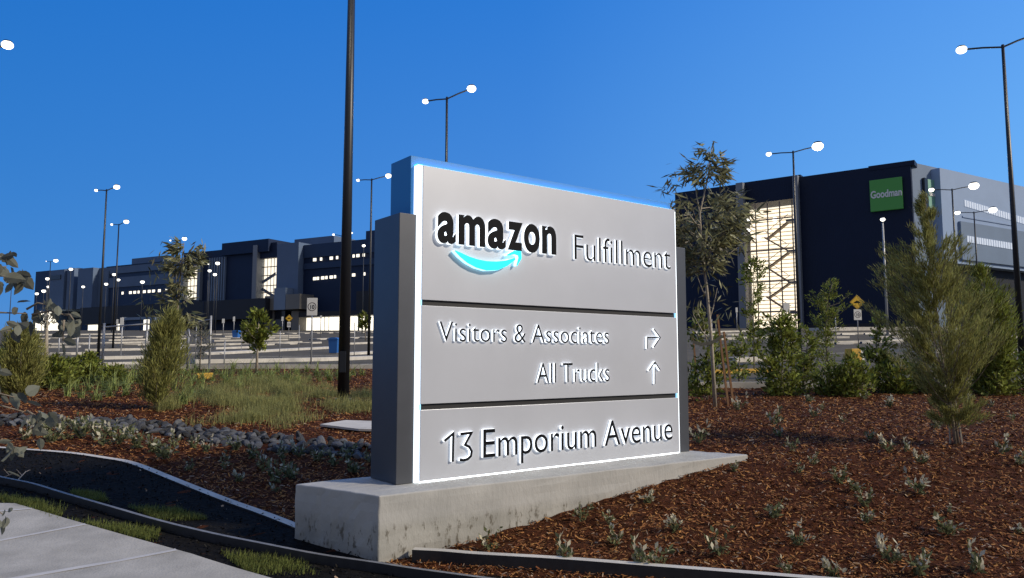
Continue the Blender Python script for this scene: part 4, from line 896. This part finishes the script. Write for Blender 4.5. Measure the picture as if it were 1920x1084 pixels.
for a, c in (((1313, 430), (1262, 350)), ((1328, 560), (1308, 520)), ((1330, 600), (1345, 540)), ((1262, 350), (1245, 362)), ((1333, 640), (1300, 590)), ((1312, 400), (1300, 320))): MB().tube([at(*a, gb.y) - gb, at((a[0] + c[0]) / 2, (a[1] + c[1]) / 2 + 6, gb.y) - gb, at(*c, gb.y) - gb], [.014, .01, .005], 5).build('branch', M['barkp'], gum)

stake((1308, 738), (1300, 632), .026, 'dark timber stake closest to the right edge of the big sign')
stake((1366, 758), (1345, 590), .026, 'dark timber stake crossing behind a lighter one right of the young gum tree')
stake((1376, 757), (1357, 622), .026, 'lighter timber stake leaning left beside the young gum tree')
p = [at(*q, gb.y - .06) for q in ((1299, 641), (1316, 646), (1333, 643), (1345, 637), (1354, 630))]; mb = MB()
for i in range(len(p) - 1): mb.quad(p[i] - Vector((0, 0, .03)), p[i + 1] - Vector((0, 0, .03)), p[i + 1] + Vector((0, 0, .03)), p[i] + Vector((0, 0, .03)))
o = mb.build('tree_tie', M['hess']); so_ = o.modifiers.new('s', 'SOLIDIFY'); so_.thickness = .012; tag(o, 'grey green fabric tie slung between the stakes and the gum trunk', 'tree tie')
# right hand planting
RP = 'shrubs along the back of the right hand bed'
plant('sapling', 'thin pale stemmed sapling with leafy clumps in front of the lit stair tower', 'tree', (1414, 700), [(1413, 620), (1412, 560), (1414, 480)], [(478, 6), (505, 26), (530, 34), (555, 20), (590, 18), (640, 14), (660, 8)], 55, 26, .12, .05, 'shrub', trunk=.028, bark='barkp', limbs=14, noise=.5)
plant('shrub', 'bushy young tree with feathery top against the dark wall right of the lit stair tower', 'tree', (1552, 690), [(1548, 620), (1552, 560), (1562, 528)], [(524, 5), (545, 26), (565, 32), (590, 28), (612, 22), (640, 20), (665, 24), (685, 12)], 110, 30, .10, .035, 'shrub', trunk=.03, limbs=20, noise=.6)
S_ = [((1325, 752), 585, [(585, 5), (625, 24), (660, 34), (700, 38), (740, 30)], 120, 'dense leafy shrub growing behind the gum tree stakes'),
 ((1385, 722), 632, [(632, 6), (650, 20), (680, 20), (715, 16)], 46, 'small shrub with an open crown right of the stakes'),
 ((1462, 742), 595, [(595, 22), (615, 44), (650, 48), (690, 46), (720, 38), (738, 22)], 240, 'largest rounded shrub below the lit stair tower'),
 ((1516, 716), 612, [(612, 10), (630, 18), (655, 20), (680, 12), (710, 20)], 56, 'narrow shrub just right of the largest rounded one'),
 ((1508, 738), 668, [(668, 8), (690, 26), (720, 30), (736, 18)], 70, 'low shrub at the right foot of the largest rounded one'),
 ((1556, 742), 688, [(688, 10), (705, 36), (730, 36), (740, 20)], 80, 'low spreading shrub under the feathery young tree'),
 ((1596, 744), 672, [(672, 12), (700, 36), (725, 40), (740, 26)], 100, 'low spreading shrub directly in front of the yellow block'),
 ((1648, 736), 596, [(594, 2), (610, 8), (640, 18), (665, 22), (690, 24), (730, 32)], 100, 'slim pointed shrub right of the yellow diamond sign'),
 ((1680, 738), 676, [(676, 12), (700, 36), (725, 40), (736, 20)], 100, 'low shrub between the pointed shrub and the feathery tree'),
 ((1722, 736), 684, [(684, 12), (704, 30), (725, 34), (735, 20)], 80, 'low shrub directly behind the trunk of the feathery tree'),
 ((1898, 690), 566, [(566, 3), (590, 14), (610, 22), (640, 24), (665, 20)], 80, 'pointed shrub below the window strip at the right edge'),
 ((1828, 738), 672, [(672, 10), (695, 24), (720, 28), (736, 18)], 70, 'low shrub right of the feathery tree trunk'),
 ((1868, 742), 668, [(668, 14), (695, 34), (720, 40), (740, 26)], 110, 'broad low shrub near the right edge of the mulch'),
 ((1922, 738), 655, [(655, 14), (690, 30), (720, 34), (736, 20)], 90, 'broad low shrub cut off by the right edge')]
for b, t, pr, n_, lab in S_:
    plant('shrub', lab, 'shrub', b, [(b[0] + rng.normal() * 3, (b[1] + t) / 2), (b[0] + rng.normal() * 4, t + 4)], pr, int(n_ * .36), 30, .13, .05, 'shrub', trunk=.022, group=RP, limbs=14, noise=.6, spread=.75, jit=.06)
plant('feathery_tree', 'bright yellow green feathery tree behind the right hand conical one', 'tree', (1858, 740), [(1856, 640), (1846, 560), (1838, 512)], [(505, 5), (530, 22), (570, 40), (620, 46), (670, 36), (720, 26)], 230, 40, .15, .022, 'shrub', trunk=.03, up=.9, spread=.45, limbs=14)
ft = plant('feathery_tree', 'tall conical feathery leaved young tree standing alone in the right hand mulch', 'tree', (1795, 834), [(1785, 760), (1766, 660), (1752, 560), (1742, 470), (1735, 372)],
      [(370, 2), (390, 16), (425, 38), (470, 66), (520, 88), (570, 104), (620, 104), (660, 84), (700, 50), (735, 30), (765, 52), (786, 34)], 330, 105, .085, .0080, 'fine', up=.95, spread=.36, trunk=.018, limbs=90, stems=2, noise=.55, jit=.022, tw=.007)
stake((1782, 833), (1774, 690), .011, 'pale thin stake at the left foot of the lone feathery tree', 'barkp'); stake((1806, 832), (1776, 655), .011, 'pale thin stake leaning left at the foot of the lone feathery tree', 'barkp')
# left hand planting
plant('conifer_shrub', 'fuzzy upright conical shrub on the mulch in front of the pipe rail fences', 'shrub', (289, 766), [(300, 700), (308, 640), (322, 590)], [(586, 4), (610, 18), (640, 30), (670, 34), (700, 32), (730, 24), (750, 10)], 170, 60, .13, .014, 'fine', up=1.1, spread=.4, trunk=.02, limbs=20, noise=.5)
plant('conifer_shrub', 'fuzzy dark green shrub at the left edge beside the silver leaves', 'shrub', (36, 744), [(38, 690), (38, 618)], [(612, 10), (640, 26), (670, 34), (705, 36), (735, 26)], 170, 60, .13, .016, 'fine', up=1.0, spread=.45, trunk=.02, limbs=20, noise=.5)
gumL = plant('gum_tree', 'slender gum sapling with drooping leaf clumps before the long warehouse', 'tree', (322, 702), [(330, 640), (334, 560), (340, 500), (345, 455)], [(452, 10), (470, 36), (490, 34), (510, 22), (540, 20), (560, 26), (590, 24), (610, 26), (625, 12)], 62, 13, .34, .07, 'gum', up=.5, droop=1.0, trunk=.05, limbs=22, noise=.6)
for cx, cy, r in ((300, 500, 18), (278, 575, 14), (365, 470, 20), (352, 600, 14)):
    c = np.array(at(cx, cy, G(322, 702).y) - G(322, 702)); P = c + rng.normal(0, 1, (26, 3)) * r * .011; link('foliage', quads_mesh('foliage', leaves(P, rng.normal(0, .5, (26, 3)) + [0, 0, -.9], .33 * rng.uniform(.6, 1.1, 26), .065 * rng.uniform(.7, 1.2, 26))), M['gum'], gumL)
plant('sapling', 'small leafy tree with a pale trunk before the taupe entrance panels', 'tree', (481, 700), [(483, 650), (486, 590)], [(584, 8), (600, 20), (622, 26), (640, 20), (660, 10)], 44, 24, .17, .08, 'shrub', trunk=.05, bark='barkp', limbs=16, noise=.65)
plant('sapling', 'wispy grey sapling behind the pipe rail fence right of the fuzzy conical shrub', 'tree', (374, 696), [(377, 650), (378, 606)], [(600, 6), (625, 16), (650, 18), (670, 10)], 30, 14, .12, .04, 'greygum', trunk=.025, limbs=12, noise=.6)
plant('sapling', 'young tree with a thick pale trunk before the far left warehouse wing', 'tree', (86, 700), [(87, 640), (89, 585)], [(575, 8), (600, 12), (620, 10)], 12, 12, .14, .05, 'greygum', trunk=.09, bark='barkp', limbs=6)
plant('sapling', 'small tree with green top seen in the gap right of the thick black pole', 'tree', (686, 640), [(684, 620), (684, 592)], [(588, 6), (602, 10), (618, 8)], 30, 18, .4, .2, 'shrub', trunk=.06, limbs=6)
LP_ = 'low leafy shrubs along the back of the left hand bed'
for b, t, pr, n_, lab in [((98, 728), 672, [(672, 12), (695, 30), (715, 34), (726, 20)], 90, 'low leafy shrub right of the fuzzy dark one at the left edge'),
 ((165, 716), 664, [(664, 10), (685, 26), (705, 30), (714, 16)], 80, 'low leafy shrub left of the pipe rail fence'), ((130, 722), 676, [(676, 8), (700, 22), (720, 20)], 50, 'small leafy shrub between two larger ones in the left bed'),
 ((4, 735), 655, [(655, 12), (690, 26), (720, 30), (732, 20)], 80, 'leafy shrub cut off by the left edge'), ((215, 722), 690, [(690, 8), (705, 20), (720, 18)], 40, 'small leafy shrub below the left pipe rail fence')]:
    plant('shrub', lab, 'shrub', b, [(b[0], (b[1] + t) / 2), (b[0], t + 3)], pr, n_, 26, .12, .05, 'shrub', trunk=.02, group=LP_, limbs=8, noise=.4, spread=.7)
# strappy tufts
sv = []
for k in range(5):
    nb = 34; P = np.zeros((nb, 3)); P[:, :2] = rng.normal(0, .03, (nb, 2)); V = blades(P, rng.uniform(.25, .6, nb), rng.uniform(.014, .024, nb), 1.5, 4); me = quads_mesh('strappy_plant', V); me.materials.append(M['strap']); sv.append(me)
cnt = 0
for row, (y0, xa, xb, st_) in enumerate(((704, 95, 690, 17), (713, 100, 690, 19), (722, 120, 560, 21), (733, 100, 470, 24), (746, 120, 400, 30), (757, 335, 420, 40))):
    px = xa + rng.random() * 10
    while px < xb:
        if not (255 < px < 300 and row > 2) and rng.random() < .9:
            b = G(px, y0 + rng.normal() * 3); o = bpy.data.objects.new('strappy_plant', sv[rng.integers(5)]); COL.objects.link(o); o.location = b; s_ = rng.uniform(.85, 1.4); o.scale = (s_, s_, s_ * rng.uniform(.8, 1.1)); o.rotation_euler = (0, 0, rng.uniform(0, 6.28))
            tag(o, 'green strappy leaved tuft in the rows planted behind the stone band on the left', 'strappy plant', 'strappy tufts in rows on the left')
        px += st_ * rng.uniform(.8, 1.2)
# seedlings
dv = []
for k in range(8):
    Vs, mi = [], []
    for s in range(rng.integers(4, 8)):
        a = rng.uniform(0, 6.28); l = rng.uniform(.5, 1); tip = np.array([math.cos(a) * .07 * l, math.sin(a) * .07 * l, rng.uniform(.06, .14)]); nl = rng.integers(9, 16)
        t = rng.uniform(.15, 1, nl)[:, None]; P = tip * t + rng.normal(0, .006, (nl, 3)); D = rng.normal(0, .6, (nl, 3)) + [math.cos(a) * .5, math.sin(a) * .5, .8]
        Vs.append(leaves(P, D, rng.uniform(.025, .05, nl), rng.uniform(.013, .024, nl), .55)); mi.append(((t[:, 0] > .62) & (rng.random(nl) < (.95 if k in (1, 3, 6) else .4))).astype(int))
    tips = [(V_[:, 0].mean(0)) for V_ in Vs]; q = np.array(tips) * 1.25; Vs.append(leaves(np.zeros_like(q), q, np.linalg.norm(q, axis=1), np.full(len(q), .008), .3)); mi.append(np.zeros(len(q), int))
    me = quads_mesh('seedling', np.concatenate(Vs), np.concatenate(mi)); me.materials.append(M['seed']); me.materials.append(M['seedtip']); dv.append(me)
RB = [(1265, 998, 1.1), (1352, 1045, 1.5), (1451, 972, 1.0), (1497, 1024, 1.1), (1497, 888, .8), (1525, 872, .9), (1573, 908, 1.1), (1604, 922, .8), (1621, 952, 1.1), (1626, 982, .8), (1721, 928, 1.3), (1727, 870, 1.0), (1776, 1004, 1.1), (1669, 1056, 1.1), (1724, 1082, 1.2), (1824, 1080, 1.5), (1562, 1086, 1.1), (1377, 885, .7), (1362, 868, .5), (1913, 873, .9), (920, 1034, 1.1), (1057, 1062, 1.3), (1157, 1024, .9), (1215, 945, .9), (1196, 1072, 1.3), (1240, 1072, 1.3), (1095, 980, 1.1), (1140, 984, .8),
      (1387, 770, 1.6), (1518, 755, 1.2), (1525, 782, 1.3), (1452, 797, 1.5), (1463, 820, 1.4), (1583, 792, .9), (1621, 750, 1.2), (1669, 765, 1.5), (1542, 770, 1.0), (1631, 825, 1.0), (1758, 806, 1.1), (1810, 758, 1.2), (1855, 764, 1.2), (1899, 790, 1.0), (1488, 848, 1.0), (1665, 848, 1.2), (1697, 848, 1.0), (1734, 866, .7), (1879, 852, 1.3), (1313, 832, 1.8), (1783, 962, .5), (1475, 1084, .9), (1910, 1000, .6)]
LB = [(495, 884, 1.2), (516, 905, 1.3), (544, 899, 1.4), (519, 924, 1.1), (419, 880, 1.0), (426, 862, .9), (473, 861, 1.2), (532, 862, 1.2), (595, 866, 1.3), (626, 874, 1.6), (663, 888, 1.3), (448, 904, .8), (351, 884, 1.1), (308, 862, 1.6), (286, 850, 1.3), (255, 842, 1.5), (226, 834, 1.4), (196, 836, 1.6), (178, 826, 1.6), (150, 822, 1.8), (124, 826, 1.9), (98, 830, 1.9), (70, 820, 1.7), (166, 812, 1.6), (140, 806, 1.6), (205, 820, 1.5), (240, 822, 1.3), (330, 838, 1.3), (362, 842, 1.2), (388, 848, 1.3), (440, 846, 1.2), (560, 858, 1.3), (655, 862, 1.2), (690, 868, 1.2), (115, 812, 1.7), (85, 812, 1.6), (44, 826, 1.6)]
ORD = ['first', 'second', 'third', 'fourth', 'fifth', 'sixth', 'seventh', 'eighth', 'ninth', 'tenth', 'eleventh', 'twelfth', 'thirteenth', 'fourteenth', 'fifteenth', 'sixteenth', 'seventeenth', 'eighteenth', 'nineteenth', 'twentieth', 'twenty first', 'twenty second']
def seedlings(lst, where, grp):
    rows_ = {}
    for q in lst: rows_.setdefault(('front' if q[1] > 1010 else 'second' if q[1] > 935 else 'third' if q[1] > 860 else 'fourth' if q[1] > 810 else 'back'), []).append(q)
    for rn, L in rows_.items():
        L.sort()
        for i, (px, py, s_) in enumerate(L):
            b = G(px, py); kk = int(rng.integers(8)) if 'right' in where or rng.random() < .3 else int((0, 2, 4, 5, 7)[rng.integers(5)]); o = bpy.data.objects.new('seedling', dv[kk]); COL.objects.link(o); o.location = b - Vector((0, 0, .005)); s_ *= rng.uniform(1.0, 1.25); o.scale = (s_, s_, s_); o.rotation_euler = (0, 0, rng.uniform(0, 6.28))
            tag(o, '%s seedling, %s from the left in the %s row %s' % ('pale tipped' if kk in (1, 3, 6) else 'grey green', ORD[i], rn, where), 'seedling', grp)
seedlings(RB, 'of the right mulch bed', 'seedlings planted in the right hand mulch')
seedlings(LB, 'of the left mulch bed', 'seedlings planted in the left hand mulch')
# silver leaved sapling close to the camera at the left edge
Yn = 3.1; bx = at(-70, 900, Yn); g = ground(bx.x, Yn)
nl_ = empty('silver_leaf_sapling', (bx.x, Yn, g), 0, 'out of focus silver leaved sapling reaching in from the left edge close up', 'tree'); base = Vector((bx.x, Yn, g))
mb = MB(); mb.tube([(0, 0, -.05), at(-60, 800, Yn) - base, at(-50, 640, Yn) - base, at(-35, 520, Yn) - base], [.014, .012, .009, .006], 8)
vv, ff = [], []
for cx, cy, nn, sp, root in ((12, 500, 15, 17, (-35, 520)), (25, 520, 9, 14, (-35, 530)), (2, 480, 6, 9, (-35, 520)), (50, 588, 9, 17, (-50, 600)), (92, 572, 5, 12, (50, 580)), (128, 592, 11, 16, (60, 590)), (142, 606, 5, 10, (120, 590)), (118, 640, 3, 8, (120, 600)), (20, 620, 5, 14, (-50, 640)), (0, 700, 5, 14, (-52, 700)), (28, 745, 5, 14, (-56, 740)), (55, 775, 8, 16, (-58, 760)), (74, 800, 5, 11, (50, 770)), (12, 830, 6, 14, (-60, 820)), (28, 838, 2, 5, (-60, 820)), (6, 965, 6, 9, (-66, 930))):
    mb.tube([at(*root, Yn) - base, at((root[0] + cx) / 2, (root[1] + cy) / 2 - 8, Yn) - base, at(cx, cy, Yn) - base], [.005, .004, .002], 5)
    for i in range(nn):
        c = np.array(at(cx + rng.normal() * sp, cy + rng.normal() * sp, Yn + rng.normal() * .06) - base); d = unit(rng.normal(0, .6, 3) + [.15, 0, -.55]); s = unit(np.cross(d, unit(rng.normal(0, .5, 3) + [0, -1, 0]))); nrm = np.cross(d, s)
        L = rng.uniform(.045, .078) * (.7 if cy > 900 else 1); W = L * rng.uniform(.20, .36); b = len(vv); cup = nrm * L * .08
        for t, wf in ((0, 0), (.15, .7), (.42, 1), (.72, .72), (1, 0)):
            cc = c + d * L * t
            if wf == 0: vv.append(tuple(cc))
            else: vv += [tuple(cc + s * W * wf + cup), tuple(cc), tuple(cc - s * W * wf + cup)]
        ff += [(b, b + 1, b + 2), (b, b + 2, b + 3), (b + 1, b + 4, b + 5, b + 2), (b + 2, b + 5, b + 6, b + 3), (b + 4, b + 7, b + 8, b + 5), (b + 5, b + 8, b + 9, b + 6), (b + 7, b + 10, b + 8), (b + 8, b + 10, b + 9)]
mb.build('stem', M['bark'], nl_, smooth=True)
me = bpy.data.meshes.new('foliage'); me.from_pydata(vv, [], ff); me.update(); link('foliage', me, M['greygum'], nl_)
cd.dof.use_dof = False
# ---- dead twigs and a pale scrap on the soil
for i, (a, c, l) in enumerate((((32, 905), (62, 886), 'pale bent twig lying on the black soil at the left'), ((8, 898), (40, 900), 'small dry twig near the left end of the black edging'))):
    p0, p1 = G(*a), G(*c); mb = MB().tube([(0, 0, .02), tuple((p1 - p0) * .5 + Vector((0, 0, .06))), tuple((p1 - p0) * .8 + Vector((0, 0, .05)))], [.006, .005, .002], 5).tube([tuple((p1 - p0) * .3 + Vector((0, 0, .04))), tuple((p1 - p0) * .3 + Vector((-.1, .05, .1)))], [.004, .002], 5)
    o = mb.build('twig', M['dead']); o.location = p0; tag(o, l, 'twig')
